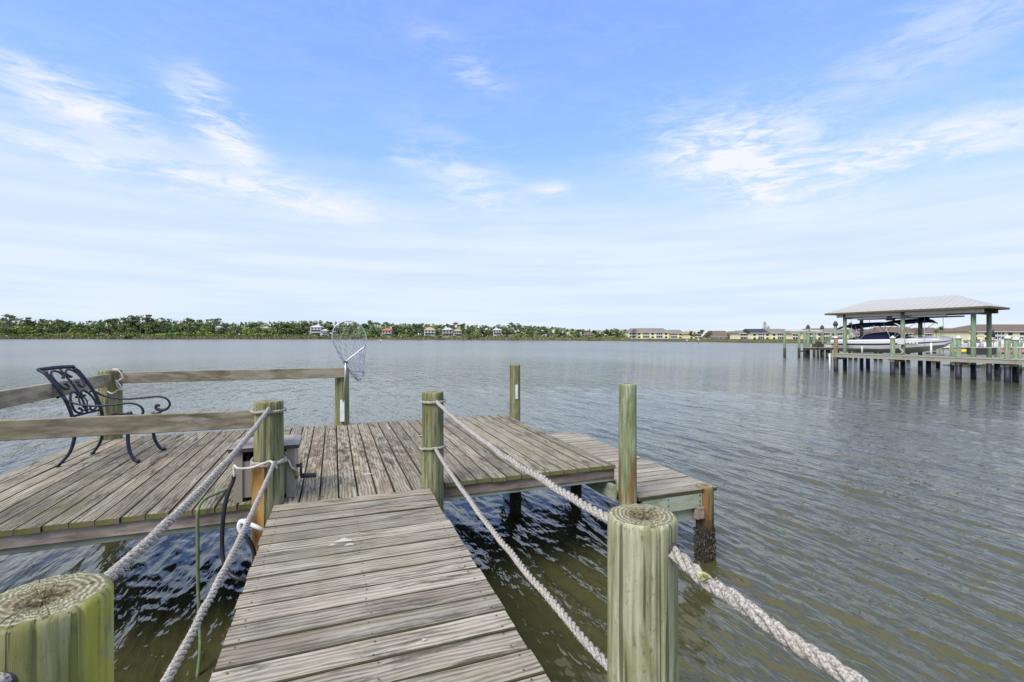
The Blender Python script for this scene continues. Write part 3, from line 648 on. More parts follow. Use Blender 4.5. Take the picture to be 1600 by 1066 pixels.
while True:
    uc = -1.933 + (k + .5) * pitch
    if uc > 2.64: break
    long_ = -.36 < uc < .72
    o = link('plank', PML if long_ else PM[k % 4], dock, (uc, (5.57 if long_ else 5.63) + random.uniform(-.006, .006), ZD + random.uniform(-.004, .0015)), R(90) + random.uniform(-.0006, .0006))
    o.rotation_euler.x = random.uniform(-.008, .008)
    us.append(uc); k += 1
nails('nail_head', [(u_ + s_ * .045 + random.uniform(-.006, .006), v_ + random.uniform(-.01, .01)) for u_ in us for v_ in (4.1, 4.65, 5.2, 5.8, 6.4, 7.1) for s_ in (-1, 1)], dock, ZD + .0015)
def board(name, a, b, wd, ht, m_, parent, ends=None, **kw):
    """board whose local x is its length so the grain follows it"""
    a = Vector(a); b = Vector(b); L = (b - a).length; me = MB(); c = min(.004, wd * .2)
    pr = [(-wd / 2, -ht / 2 + c), (-wd / 2 + c, -ht / 2), (wd / 2 - c, -ht / 2), (wd / 2, -ht / 2 + c), (wd / 2, ht / 2 - c), (wd / 2 - c, ht / 2), (-wd / 2 + c, ht / 2), (-wd / 2, ht / 2 - c)]
    V = [(x, y, z) for x in (-L / 2, L / 2) for y, z in pr]; F = [(i, 8 + i, 8 + (i + 1) % 8, (i + 1) % 8) for i in range(8)] + [tuple(range(8)), tuple(range(15, 7, -1))]
    me.add(V, F, [0] * 8 + [1, 1]); o = me.build(name, [m_, ends or m_], parent, (a + b) / 2)
    dv = b - a; o.rotation_euler = (kw.get('roll', 0), -math.atan2(dv.z, math.hypot(dv.x, dv.y)), math.atan2(dv.y, dv.x)); return o
zb = ZD - .038
board('front_beam', (-3.1, 4.066, zb - .047), (-.56, 4.066, zb - .047), .045, .094, M['beam'], dock)
board('front_beam', (.87, 4.066, zb - .047), (2.57, 4.066, zb - .047), .045, .094, M['beam'], dock)
board('lower_ledger', (-3.1, 4.08, zb - .117), (-.56, 4.08, zb - .117), .04, .042, M['mintdark'], dock)
board('lower_ledger', (.87, 4.08, zb - .114), (2.57, 4.08, zb - .114), .04, .036, M['mintdark'], dock)
board('rear_beam', (-2.7, 7.18, zb - .08), (2.6, 7.18, zb - .08), .045, .16, M['beam'], dock)
board('side_beam', (-2.72, 4.1, zb - .08), (-2.72, 7.15, zb - .08), .04, .16, M['beam'], dock)
board('side_beam', (2.58, 4.1, zb - .08), (2.58, 7.15, zb - .08), .04, .16, M['beam'], dock)
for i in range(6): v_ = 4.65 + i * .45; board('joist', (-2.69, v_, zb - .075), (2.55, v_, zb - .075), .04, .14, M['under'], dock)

walk = thing('walkway', 'narrow grey board walkway leading out to the platform', 'walkway', (0, 0, 0))
WM = [plank_mesh(1.15, .1382, .036, mats=[M['walk'], M['walk'], M['edge']], seedn=20 + i) for i in range(4)]
v_ = 3.925 - .072; wl = []; i = 0
while v_ > -.6:
    o = link('plank', WM[i % 4], walk, (.156 + random.uniform(-.007, .007), v_, ZD - .001 + random.uniform(-.005, .0015)), random.uniform(-.0035, .0035) + (math.pi if i % 2 else 0))
    wl.append(v_); v_ -= .1435; i += 1
def splat(name, u, v, z, r0, parent, seedn, asp=1.0, rz=0.0):
    rs = np.random.default_rng(seedn); b = MB(); n_ = 26; a = np.linspace(0, 6.2832, n_, endpoint=False); rr = r0 * (.55 + .45 * rs.random(n_)) * (1 + .25 * np.sin(3 * a + rs.uniform(0, 6)))
    V = [(0, 0, .0016)] + [(rr[i] * math.cos(a[i]) * asp, rr[i] * math.sin(a[i]), .0006) for i in range(n_)]
    b.add(V, [(0, i + 1, (i + 1) % n_ + 1) for i in range(n_)], 0, True); b.build(name, M['lime'], parent, (u, v, z), rz)
M['lime'] = simple('dried_bird_lime', (.50, .49, .45), .9, .1, var=.25, scale=60, dirt=(.42, .40, .36))
for px_, py_, r0, a_, sd__ in ((536, 845, .034, 1.6, 1), (546, 851, .02, 1.5, 2), (519, 852, .012, 2.0, 3), (575, 741, .03, 1.6, 4), (663, 1000, .009, 1.3, 5)):
    q_ = at(px_, py_, ZD); splat('bird_dropping', q_.x, q_.y, ZD + .0015, r0, dock if q_.y > 3.93 else walk, sd__, a_)
q_ = at(658, 681, ZD); splat('bird_dropping', q_.x, q_.y, ZD + .0015, .03, dock, 9)
nails('nail_head', [(u_ + random.uniform(-.01, .01), v0 + s_ * .042 + random.uniform(-.008, .008)) for v0 in wl for u_ in (-.36, .15, .67) for s_ in (-1, 1)], walk, ZD + .001)
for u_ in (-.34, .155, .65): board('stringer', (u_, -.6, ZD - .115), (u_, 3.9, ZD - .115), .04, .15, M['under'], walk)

low = thing('lower_landing', 'lower boat landing step of pale boards on the right side of the platform', 'dock', (0, 0, 0))
LM = [plank_mesh(1.03, .1375, .034, mats=[M['low'], M['low'], M['edge']], seedn=40 + i) for i in range(4)]
v_ = 3.90 + .07; ll = []; i = 0
while v_ < 7.0:
    o = link('plank', LM[i % 4], low, (3.19, v_, ZL + random.uniform(-.003, .0015)), random.uniform(-.004, .004) + (math.pi if i % 2 else 0))
    if v_ < 4.02: o.location.x = 3.235; o.scale.x = .92
    ll.append(v_); v_ += .142; i += 1
nails('nail_head', [(u_, v0 + s_ * .04) for v0 in ll for u_ in (2.8, 3.2, 3.62) for s_ in (-1, 1)], low, ZL + .0012)
board('front_fascia', (2.80, 3.925, ZL - .036 - .075), (3.52, 3.925, ZL - .036 - .075), .04, .15, M['mint'], low)
for u_ in (3.10, 3.49):
    nb = MB()
    for z_ in (.69, .63, .585): nb.box((u_, 3.903, z_), (.014, .004, .010))
    nb.build('bolt_stain', M['rust'], low)
board('outer_fascia', (3.68, 4.1, ZL - .036 - .075), (3.68, 6.95, ZL - .036 - .075), .04, .15, M['mint'], low)
board('cross_beam', (2.75, 3.99, ZL - .26), (3.58, 3.99, ZL - .26), .05, .13, M['mintdark'], low)
board('cleat_block', (3.44, 3.915, ZL - .235), (3.52, 3.915, ZL - .235), .08, .115, M['beam'], low)
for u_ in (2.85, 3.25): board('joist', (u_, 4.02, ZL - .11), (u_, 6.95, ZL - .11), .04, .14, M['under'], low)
board('side_ledger', (2.64, 3.955, .80), (2.64, 7.0, .80), .04, .15, M['mint'], low)
board('side_ledger', (2.53, 3.975, .80), (2.53, 7.0, .80), .04, .15, M['mintdark'], low)

# posts ---------------------------------------------------------------
def post(name, label, u, v, ztop, r, m_, z0=-.9, hole=None, n=56, cat='post', group='round timber posts of the dock', tilt=(0, 0), sd_=1, flat=0.0, cap=None):
    t = thing(name, label, cat, (u, v, ztop), 0, group); rs = np.random.default_rng(sd_)
    ph = rs.uniform(0, 6.28, 6); an = np.linspace(0, 2 * math.pi, n, endpoint=False)
    checks = [(rs.uniform(0, 6.28), .030 if n > 90 else .05, rs.uniform(.004, .010), rs.uniform(.25, 1.2), rs.uniform(0, 6)) for _ in range(9)]
    chips = np.clip(rs.normal(0, 1, n), 0, 3); chips = np.convolve(np.concatenate([chips[-1:], chips, chips[:1]]), [.3, .4, .3], 'valid') * .0022
    zs = np.concatenate([np.linspace(z0 - ztop, -.25, 22), np.linspace(-.22, -.012, 9), [-.003, 0]]); V = []
    for i, z in enumerate(zs):
        rr = r * (1 + .012 * np.sin(2 * an + ph[0] + z) + .010 * np.sin(3 * an + ph[1] - z * 2) + .005 * np.sin(7 * an + ph[2]) + .004 * np.sin(13 * an + ph[3] + z * .5)) * (1 - .035 * z)
        for (c_a, c_w, c_d, c_z, c_p) in checks:
            da = (an - c_a - .10 * math.sin(z * 3 + c_p) * c_w * 6 + math.pi) % (2 * math.pi) - math.pi
            rr = rr - c_d * np.exp(-(da / c_w) ** 2) * (1 / (1 + math.exp((-z - c_z) * 14)))
        if z > -.005: rr = rr - (.004 if z < -.001 else .009)
        V.append(np.stack([np.cos(an) * rr + tilt[0] * z, np.sin(an) * rr + tilt[1] * z, np.full(n, z) - (chips if z > -.005 else 0)], 1))
    V = np.concatenate(V); F = [(i * n + k, i * n + (k + 1) % n, (i + 1) * n + (k + 1) % n, (i + 1) * n + k) for i in range(len(zs) - 1) for k in range(n)]
    b = MB(); b.add(V, F, 0, True); b.build('shaft', m_, t)
    last = V[-n:]; b = MB(); rings = [last]
    for f in (.8, .55, .3, .1): q_ = last * [f, f, 1]; q_[:, 2] = rs.normal(0, .0016, n) - .002 * (1 - f) - (.006 if f < .4 else 0); rings.append(q_)
    VV = np.concatenate(rings + [[[0, 0, -.008]]]); FF = [(i * n + k, i * n + (k + 1) % n, (i + 1) * n + (k + 1) % n, (i + 1) * n + k) for i in range(4) for k in range(n)]
    FF += [(4 * n + k, 4 * n + (k + 1) % n, 5 * n) for k in range(n)]; b.add(VV, FF, 0, True); b.build('end_grain', cap or M['posttop'], t)
    return t
pWL = post('rope_post', 'left rope post at the walkway end, in front of the taupe hose box', -.454, 4.0, 1.824, .100, M['post'], sd_=1)
pWR = post('rope_post', 'right rope post at the walkway end, standing at the platform edge', .779, 4.0, 1.842, .088, M['post'], sd_=2)
pNR = post('rope_post', 'large near post at the right with rope passing through its side', .764, 1.069, 1.832, .0905, M['postnear'], n=180, sd_=3)
pNL = post('rope_post', 'large near lichen-covered post cut off by the bottom left corner', -.475, 1.069, 1.848, .096, M['postlime'], n=180, sd_=4)
post('mooring_post', 'tall bare post at the right front corner of the platform with rusty base', 2.656, 3.944, 1.85, .083, M['poststain'], sd_=5)
pFR = post('mooring_post', 'far right post with white strip, standing alone at the platform rear corner', 2.735, 7.22, 1.855, .083, M['post'], sd_=6)
pNT = post('rail_post', 'rear post holding the landing net at the end of the rail', .115, 7.23, 1.85, .095, M['post'], sd_=7)
pCL = post('rail_post', 'rear left corner post behind the chair with frayed white cord', -2.56, 7.22, 1.895, .115, M['post'], sd_=8)
pLP = post('landing_pile', 'rust-brown pile with oyster crust at the outer corner of the lower landing', 3.605, 3.965, ZL + .015, .088, M['postamber'], sd_=9)
b = MB(); rs = np.random.default_rng(5)
for i in range(240):
    a = rs.uniform(0, 6.28); z = rs.uniform(-.15, .33) - .02; rr = .09 + rs.uniform(0, .014); s_ = rs.uniform(.010, .024)
    b.box((rr * math.cos(a), rr * math.sin(a), z - ZL), (s_, s_ * .5, s_ * 1.6), rot=Matrix.Rotation(a + rs.uniform(-.8, .8), 4, 'Z').to_euler() if False else __import__('mathutils').Euler((rs.uniform(-.6, .6), rs.uniform(-.6, .6), a)))
o = b.build('oyster_crust', M['oyster'], pLP); o['kind'] = 'stuff'
# notch face and raw amber board beside left post; green notch at the right post
board('notched_heel', (-.515, 3.905, .62), (-.515, 3.905, 1.36), .045, .085, M['amber'], pWL).location = (-.057, -.088, -.83)
for u_, v0 in ((2.24, 5.9), (-2.4, 6.95), (3.1, 5.83)):
    post('support_pile', {2.24: 'support pile under the right half of the platform', -2.4: 'support pile under the rear left of the platform', 3.1: 'support pile under the middle of the lower landing'}[u_], u_, v0, .86 if u_ < 3 else .5, .075, M['postfar'], n=20, cat='pile', group='piles under the platform')
post('landing_pile', 'rear pile under the lower landing', 3.6, 6.9, .70, .085, M['postfar'], n=20, cat='pile')
post('support_pile', 'pile under the near walkway on the left', -.48, -.4, .9, .09, M['postfar'], n=16, cat='pile')
MB().box((0, 0, 0), (.040, .010, .225)).build('white_strip', M['pvc'], pFR, (-.005, -.089, -.43))

# rails
def rail(label, a, b, m_=None, ht=.135, mossy=False):
    r_ = board('rail_board', a, b, .04, ht, m_ or M['rail'], None); tag(r_, label, 'railing', 'railing boards round the platform'); return r_
rail('rear rail running from the corner post to the net post', (-2.42, 7.105, 1.805), (.19, 7.105, 1.80), ht=.135)
rail('left side rail running back past the chair to the corner post', (-2.60, 2.6, 1.785), (-2.52, 7.08, 1.785), ht=.145)
rail('near rail crossing in front of the chair to the left rope post', (-3.2, 4.03, 1.708), (-.555, 4.03, 1.688), ht=.130)

# ropes ---------------------------------------------------------------
def rope_geo(mb, path, rad, pitch=.09, seg=None, n=7, strands=3):
    P = np.array([tuple(p) for p in path]); L = np.concatenate([[0], np.cumsum(np.linalg.norm(np.diff(P, axis=0), axis=1))]); tot = L[-1]
    N = int(tot / (pitch / 11)); s_ = np.linspace(0, tot, N); Q = np.stack([np.interp(s_, L, P[:, i]) for i in range(3)], 1)
    rr_ = np.random.default_rng(int(tot * 1000) % 9973); lf = np.interp(s_, np.linspace(0, tot, 24), rr_.normal(0, 1, 24)); hf = np.interp(s_, np.linspace(0, tot, max(8, int(tot / .02))), rr_.normal(0, 1, max(8, int(tot / .02))))
    Q[:, 2] += lf * .0022; Q[:, 0] += np.roll(lf, 7) * .0012; pitch = pitch * 1.0
    T = np.gradient(Q, axis=0); T /= np.linalg.norm(T, axis=1)[:, None]; up = np.array([0, 0, 1.0]); U = np.cross(T, up); U /= np.linalg.norm(U, axis=1)[:, None] + 1e-9; W_ = np.cross(T, U)
    for k in range(strands):
        a = 2 * math.pi * (s_ / pitch + k / strands) + lf * .35; c = Q + rad * .54 * (np.cos(a)[:, None] * U + np.sin(a)[:, None] * W_)
        mb.tube(c, rad * (.50 + .035 * np.roll(hf, 31 * k) + .02 * lf), n)
    for i in range(int(tot * 130)):      # loose fibres
        j = rr_.integers(2, N - 2); a = rr_.uniform(0, 6.28); o_ = math.cos(a) * U[j] + math.sin(a) * W_[j]; p_ = Q[j] + o_ * rad * .9; t_ = T[j] * rr_.normal(0, 1) + o_ * rr_.uniform(.3, 1.0); L2 = rad * rr_.uniform(.3, .8); t_ = t_ / np.linalg.norm(t_)
        mb.tube([p_, p_ + t_ * L2 * .5 + o_ * L2 * .1, p_ + t_ * L2], .0005, 3, cap=False)
def sag(a, b, dz, n=30):
    a = Vector(a); b = Vector(b); out_ = []
    for i in range(n + 1):
        t_ = i / n; p = a.lerp(b, t_); p.z -= 4 * dz * t_ * (1 - t_); out_.append(p)
    return out_
def ring(c, r, rad, tilt=(0, 0), a0=0, a1=6.2832):
    return [Vector((c[0] + r * math.cos(a), c[1] + r * math.sin(a), c[2] + tilt[0] * math.cos(a) + tilt[1] * math.sin(a))) for a in np.linspace(a0, a1, 48)]
def rope(label, path, rad, loops=(), pitch=.095, m_=None):
    b = MB(); rope_geo(b, path, rad, pitch); o = b.build('rope', m_ or M['rope']); tag(o, label, 'rope', 'guard ropes along the walkway')
    for c, r_, tl in loops:
        b2 = MB(); rope_geo(b2, ring(c, r_, rad, tl), rad * .8, pitch * .8); b2.build('rope_loop', m_ or M['rope'], o)
    return o
E = 1e-3
h1 = onv(420, 639, 3.885); rope('upper left guard rope from near post to left walkway post', sag((-.48, 1.12, 1.765), h1, .045), 0.0145, [((-.454, 4.0, h1.z - .025), .112, (0, .0))])
h2 = onv(429, 722, 3.885); rope('lower left guard rope sloping down beside the walkway', sag((-.47, 1.10, 1.315), h2, .05), 0.0145, [((-.454, 4.0, h2.z - .005), .114, (0, .004)), ((-.452, 4.0, h2.z - .022), .116, (.006, 0))])
h3 = onv(683, 628, 3.90); rope('upper right guard rope from right walkway post to large near post', sag((.764, 1.12, 1.765), h3, .045), 0.0145, [((.779, 4.0, h3.z), .100, (.0, .006))])
h4 = onv(681, 703, 3.90); rope('lower right guard rope from right walkway post to large near post', sag((.764, 1.10, 1.33), h4, .055), 0.0145, [((.779, 4.0, h4.z), .101, (0, -.012))])
e5 = onv(1340, 1070, .60)
rope('thick near rope leaving the hole in the large near right post', crom([(.768, 1.06, 1.768), (.795, .98, 1.762), tuple(onv(1110, 912, .86)), tuple(onv(1190, 968, .76)), tuple(e5), (e5.x + .02, .2, e5.z - .01), (e5.x + .02, -.4, e5.z + .08)], 10), .0175, pitch=.115)
rope('rope stub in the hole of the near lichen-covered post', crom([(-.48, 1.05, 1.762), (-.482, .985, 1.762), (-.50, .93, 1.745), (-.52, .7, 1.70), (-.52, .2, 1.66)], 10), .0175, pitch=.082)
b = MB(); tp = onv(1100, 902, .86); tv, tf = cards(60, tuple(tp), (.012, .008, .012), .006, fill=.2); b.add(tv, tf)
M['tuft'] = simple('pale_lichen', (.36, .38, .16), .95, .1, var=.4, scale=80); o = b.build('lichen_tuft', M['tuft'], [k for k in bpy.data.objects if k.get('label', '').startswith('thick near rope')][0]); o['kind'] = 'stuff'
# charcoal discs painting the shade inside the drilled holes
def hole(p, n_, r, parent):
    b = MB(); b.tube([(0, 0, 0), tuple(Vector(n_) * .004)], r, 20); o = b.build('rope_hole_shade', M['charcoal'], parent, Vector(p) - parent.location)
hole((.797, .986, 1.765), (.3, -1, 0), .020, pNR); hole((-.482, .976, 1.762), (0, -1, 0), .019, pNL)
# frayed white cord on the corner post, cord round the hose box
b = MB(); c0 = pCL.location
b.tube(crom([onv(176, 578, 7.08), onv(186, 580, 7.06), onv(192, 590, 7.06), onv(184, 596, 7.07), onv(189, 604, 7.06), onv(191, 610, 7.06), onv(184, 604, 7.07), onv(181, 594, 7.07)], 8), .008, 6)
b.tube(crom([onv(176, 577, 7.08), onv(184, 577, 7.08), onv(191, 578, 7.1)], 6), .009, 6)
b.tube(crom([onv(168, 612, 7.09), onv(175, 615, 7.07), onv(182, 611, 7.06), onv(188, 608, 7.06)], 8), .008, 6)
tag(b.build('tied_cord', M['cord']), 'loose white cord knotted round the rear left corner post', 'cord')
b = MB(); q1 = onv(422, 721, 3.87)
b.tube(crom([onv(366, 745, 3.93), onv(366, 728, 3.93), onv(372, 732, 3.90), onv(392, 731, 3.86), onv(410, 725, 3.85), q1, onv(426, 724, 3.85), onv(428, 731, 3.85)], 8), .0085, 7)
b.tube(crom([onv(424, 722, 3.85), onv(430, 728, 3.84), onv(433, 732, 3.84)], 5), .007, 6)
b.tube(crom([onv(447, 716, 4.02), onv(452, 722, 4.0), onv(455, 729, 4.0), onv(461, 734, 4.02)], 6), .006, 6)
tag(b.build('tied_cord', M['cord']), 'thin white cord stretched from left rope post round the hose box', 'cord')

# ------------------------------------------------------------------ hose reel box
bx = thing('hose_reel_box', 'taupe plastic hose reel box with pale lid behind the left rope post', 'hose reel box', (-.49, 4.24, ZD), 0)
W_, Dp, Hh = .42, .30, .38
for nm, c, d in (('corner_leg', (-W_ / 2 + .03, -Dp / 2, Hh / 2), (.06, .03, Hh)), ('corner_leg', (W_ / 2 - .03, -Dp / 2, Hh / 2), (.06, .03, Hh)), ('corner_leg', (-W_ / 2 + .03, Dp / 2, Hh / 2), (.06, .03, Hh)), ('corner_leg', (W_ / 2 - .03, Dp / 2, Hh / 2), (.06, .03, Hh)),
                 ('front_panel', (0, -Dp / 2 + .006, .165), (W_ - .12, .018, .27)), ('back_panel', (0, Dp / 2 - .006, .19), (W_ - .12, .018, .34)), ('side_panel', (-W_ / 2 + .012, 0, .19), (.018, Dp - .03, .34)), ('side_panel', (W_ / 2 - .012, 0, .19), (.018, Dp - .03, .34))):
    MB().box(c, d).build(nm, M['taupe'], bx)
l = MB(); x, y = W_ / 2 + .03, Dp / 2 + .04
l.add([(-x, -y, Hh), (x, -y, Hh), (x, y, Hh), (-x, y, Hh), (-x, -y, Hh + .028), (x, -y, Hh + .028), (x, y, Hh + .028), (-x, y, Hh + .028), (-x + .05, -y + .06, Hh + .05), (x - .05, -y + .06, Hh + .05), (x - .05, y - .06, Hh + .05), (-x + .05, y - .06, Hh + .05)],
      [(3, 2, 1, 0), (0, 1, 5, 4), (1, 2, 6, 5), (2, 3, 7, 6), (3, 0, 4, 7), (4, 5, 9, 8), (5, 6, 10, 9), (6, 7, 11, 10), (7, 4, 8, 11), (8, 9, 10, 11)], [1, 1, 1, 1, 1, 0, 0, 0, 0, 0])
l.build('lid', [M['taupelid'], M['charcoal']], bx)
r_ = MB()
for k in range(7): r_.tube([(-.13 + k * .042, .12 * math.cos(a), .20 + .12 * math.sin(a)) for a in np.linspace(0, 6.2, 20)], .011, 6)
r_.build('coiled_hose', M['hosegreen'], bx)
c_ = MB(); c_.tube([(W_ / 2, .0, .20), (W_ / 2 + .035, 0, .20)], .014, 8); c_.tube([(W_ / 2 + .035, 0, .22), (W_ / 2 + .035, -.02, .12)], .010, 8); c_.tube([(W_ / 2 + .03, -.02, .12), (W_ / 2 + .15, -.02, .115)], .019, 10); c_.build('crank_handle', M['charcoal'], bx)
b = MB(); b.tube(crom([(-.40, 4.2, 1.36), onv(444, 706, 4.08), onv(451, 718, 4.06), onv(459, 733, 4.05), onv(464, 745, 4.08), onv(457, 748, 4.15)], 8), .011, 8)
tag(b.build('garden_hose', M['hosegreen']), 'short green hose looping from the hose box on its right side', 'hose')
b = MB(); g1 = onv(313, 790, 4.00)
b.tube(crom([onv(368, 757, 4.12), onv(345, 768, 4.1), onv(325, 777, 4.05), onv(316, 784, 4.0), onv(310, 795, 3.975), onv(308.5, 812, 3.97), onv(309, 850, 3.965), onv(309, 900, 3.96), onv(311, 960, 3.93), onv(313, 1010, 3.88), onv(308, 1060, 3.8)], 8), .0115, 8)
tag(b.build('garden_hose', M['hosegreen']), 'mossy green hose hanging over the platform edge down into the water', 'hose')
b = MB(); b.tube(crom([onv(366, 742, 3.97), onv(364, 752, 3.97), onv(355, 775, 3.95), onv(349, 808, 3.94), onv(347, 850, 3.93), onv(350, 878, 3.9), onv(360, 897, 3.86), onv(376, 905, 3.80), onv(392, 901, 3.72), onv(402, 890, 3.66)], 8), .0145, 9)
tag(b.build('water_hose', M['hoseblack']), 'black hose hanging in a big loop beside the walkway', 'hose')
b = MB(); b.tube(crom([onv(381, 835, 3.80), onv(388, 843, 3.79), onv(395, 857, 3.78), onv(398, 872, 3.77), onv(397, 890, 3.75), onv(399, 910, 3.7)], 7), .0145, 9)
tag(b.build('water_hose', M['hoseblack']), 'short black hose below the white pipe elbow', 'hose')
pv = thing('water_pipe', 'white plastic pipe with elbow sticking out from under the walkway', 'pipe', (0, 0, 0))
b = MB(); b.tube([onv(420, 832, 3.80), onv(386, 817, 3.80)], .0145, 12); b.build('pipe', M['pvc'], pv)
b = MB(); b.tube([onv(390, 819, 3.80), onv(380, 814, 3.80)], .019, 12); b.tube(crom([onv(381, 814.5, 3.80), onv(376, 816, 3.80), onv(374, 823, 3.80), onv(377, 832, 3.80)], 5), .017, 12); b.build('elbow', M['pvc'], pv)

# ------------------------------------------------------------------ chair
ch = thing('patio_chair', 'dark blue cast metal armchair with scrollwork back', 'chair', (-2.10, 6.02, ZD), R(-8))
BX = lambda z: -.23 - .245 * max(0, (z - .42) / .5) ** 1.15 - (.03 * math.sin(max(0, (z - .42) / .5) * math.pi)) * -1     # back profile x(z)
hw0, hw1 = .225, .232
for s_ in (-1, 1):
    zz = np.linspace(.40, .93, 12); pts = [(BX(z), s_ * np.interp(z, [.4, .93], [hw0, hw1]), z) for z in zz]; pts[-1] = (pts[-1][0] - .02, pts[-1][1], .925)
    b = MB(); b.tube(pts, .016, 8); b.build('back_upright', M['iron'], ch)
    b = MB(); b.tube(crom([(-.225, s_ * .22, .42), (-.215, s_ * .225, .30), (-.25, s_ * .235, .13), (-.325, s_ * .258, .015)], 7), np.linspace(.018, .014, 22), 8); b.tube([(-.335, s_ * .26, .0), (-.335, s_ * .26, .018)], .02, 10); b.build('rear_leg', M['iron'], ch)
    b = MB(); b.tube(crom([(.245, s_ * .23, .42), (.235, s_ * .235, .30), (.25, s_ * .245, .14), (.30, s_ * .257, .03), (.335, s_ * .26, .022)], 7), np.linspace(.019, .014, 29), 8); b.lathe([(.012, 0), (.021, .008), (.021, .026), (.01, .034)], (.335, s_ * .261, 0), 12); b.build('front_leg', M['iron'], ch)
    xb = BX(.68)
    arm = crom([(xb - .04, s_ * .238, .655), (xb, s_ * .243, .665), (xb + .10, s_ * .258, .605), (-.05, s_ * .268, .572), (.12, s_ * .272, .578), (.27, s_ * .272, .590), (.355, s_ * .272, .560), (.385, s_ * .272, .505), (.36, s_ * .272, .455), (.30, s_ * .272, .440), (.255, s_ * .272, .46), (.255, s_ * .272, .495), (.285, s_ * .272, .50)], 7)
    nA = len(arm); b = MB(); b.tube(arm, np.interp(np.linspace(0, 1, nA), [0, .4, .6, .8, 1], [.010, .010, .012, .017, .009]), 8)
    b.lathe([(.006, -.012), (.018, -.006), (.018, .006), (.006, .012)], (.275, s_ * .272, .49), 10)
    b.tube([(.305, s_ * .272, .440), (.30, s_ * .245, .42), (.26, s_ * .235, .40)], .014, 8); b.lathe([(.014, .42), (.022, .427), (.022, .437), (.014, .445)], (.305, s_ * .272, 0), 10)
    b.build('armrest', M['iron'], ch)
def bk(y, z): return (BX(z) , y, z)
b = MB(); b.tube([(BX(.925) - .02, y, .925 + .008 * math.cos(y * 6)) for y in np.linspace(-hw1 - .012, hw1 + .012, 12)], .019, 8); b.build('top_rail', M['iron'], ch)
b = MB(); b.tube([bk(y, .47) for y in np.linspace(-hw0, hw0, 8)], .012, 8); b.build('bottom_rail', M['iron'], ch)
def scroll(pts, r=.0105):
    b = MB(); b.tube(crom([bk(y, z) for y, z in pts], 7), r, 7)
    y, z = pts[-1]; c = bk(y, z); b.lathe([(.004, -.012), (.014, -.008), (.016, 0), (.014, .008), (.004, .012)], c, 8)
    y, z = pts[0]; c = bk(y, z); b.lathe([(.004, -.012), (.014, -.008), (.016, 0), (.014, .008), (.004, .012)], c, 8)
    b.build('scroll', M['iron'], ch)
for s_ in (-1, 1):
    scroll([(s_ * .055, .835), (s_ * .03, .86), (s_ * .05, .89), (s_ * .11, .905), (s_ * .17, .88), (s_ * .19, .82), (s_ * .165, .75), (s_ * .11, .725), (s_ * .075, .745), (s_ * .09, .775)])
    scroll([(s_ * .09, .53), (s_ * .06, .505), (s_ * .10, .485), (s_ * .16, .51), (s_ * .175, .57), (s_ * .15, .64), (s_ * .09, .69), (s_ * .04, .68), (s_ * .03, .65), (s_ * .055, .64)])
    scroll([(s_ * .21, .90), (s_ * .195, .80), (s_ * .215, .70), (s_ * .235, .60), (s_ * .225, .50)], .007)
    scroll([(s_ * .01, .50), (s_ * .03, .54), (s_ * .055, .58), (s_ * .04, .62), (s_ * .01, .63)], .007)
b = MB(); b.tube([bk(0, z) for z in np.linspace(.47, .915, 12)], .010, 8); b.build('back_spine', M['pvc'] if False else M['iron'], ch)
b = MB(); b.tube([(-.23, -.222, .37), (-.1, -.235, .425), (.24, -.24, .37)], .013, 8); b.tube([(-.23, .222, .37), (-.1, .235, .425), (.24, .24, .37)], .013, 8); b.tube([(.24, y, .37) for y in (-.24, 0, .24)], .013, 8); b.tube([(-.23, y, .37) for y in (-.222, 0, .25)], .013, 8)
for y in np.linspace(-.22, .22, 10): b.tube([(-.22, y, .368), (0, y, .36), (.235, y, .368)], .006, 6)
for x in np.linspace(-.16, .18, 6): b.tube([(x, -.232, .363), (x, .232, .363)], .005, 6)
b.build('seat', M['iron'], ch)

# ------------------------------------------------------------------ landing net
net = thing('landing_net', 'aluminium landing net with blue mesh standing on the rear rail post', 'landing net', (0, 0, 0))
NV = 7.06
hoop2d = [(540, 566), (531, 552), (522, 538), (519, 526), (522, 513), (531, 505), (545, 502), (558, 505), (568, 515), (572, 528), (570, 540), (562, 548), (550, 557), (540, 566)]
hoop = crom([onv(a, b_, NV) for a, b_ in hoop2d], 8); b = MB(); b.tube(hoop, .0075, 8); b.build('hoop', M['alu'], net)
b = MB(); b.tube([onv(540.5, 562, NV), onv(539, 590, NV - .0), onv(536, 627, NV + .03)], .011, 10); b.build('handle', M['alu'], net)
b = MB(); b.tube([onv(538, 564, NV), onv(543, 568, NV)], .016, 8); b.build('yoke', M['charcoal'], net)
nH = 34; L_ = [0] + list(np.cumsum([(hoop[i + 1] - hoop[i]).length for i in range(len(hoop) - 1)])); sm = [Vector([np.interp(t_ * L_[-1], L_, [p[i] for p in hoop]) for i in range(3)]) for t_ in np.linspace(0, 1, nH, endpoint=False)]
bot = onv(562, 588, NV + .20); cen = sum(sm, Vector()) / nH; K = 13; grid = []
for j in range(K + 1):
    f = j / K; row = []
    for i, p in enumerate(sm):
        tgt = bot + (p - cen) * .30; q_ = p.lerp(tgt, f ** 1.15); q_.y += .20 * math.sin(f * math.pi * .75); q_.z -= .05 * math.sin(f * math.pi); q_.x += .012 * math.sin(i * 1.7 + j); row.append(q_)
    grid.append(row)
b = MB()
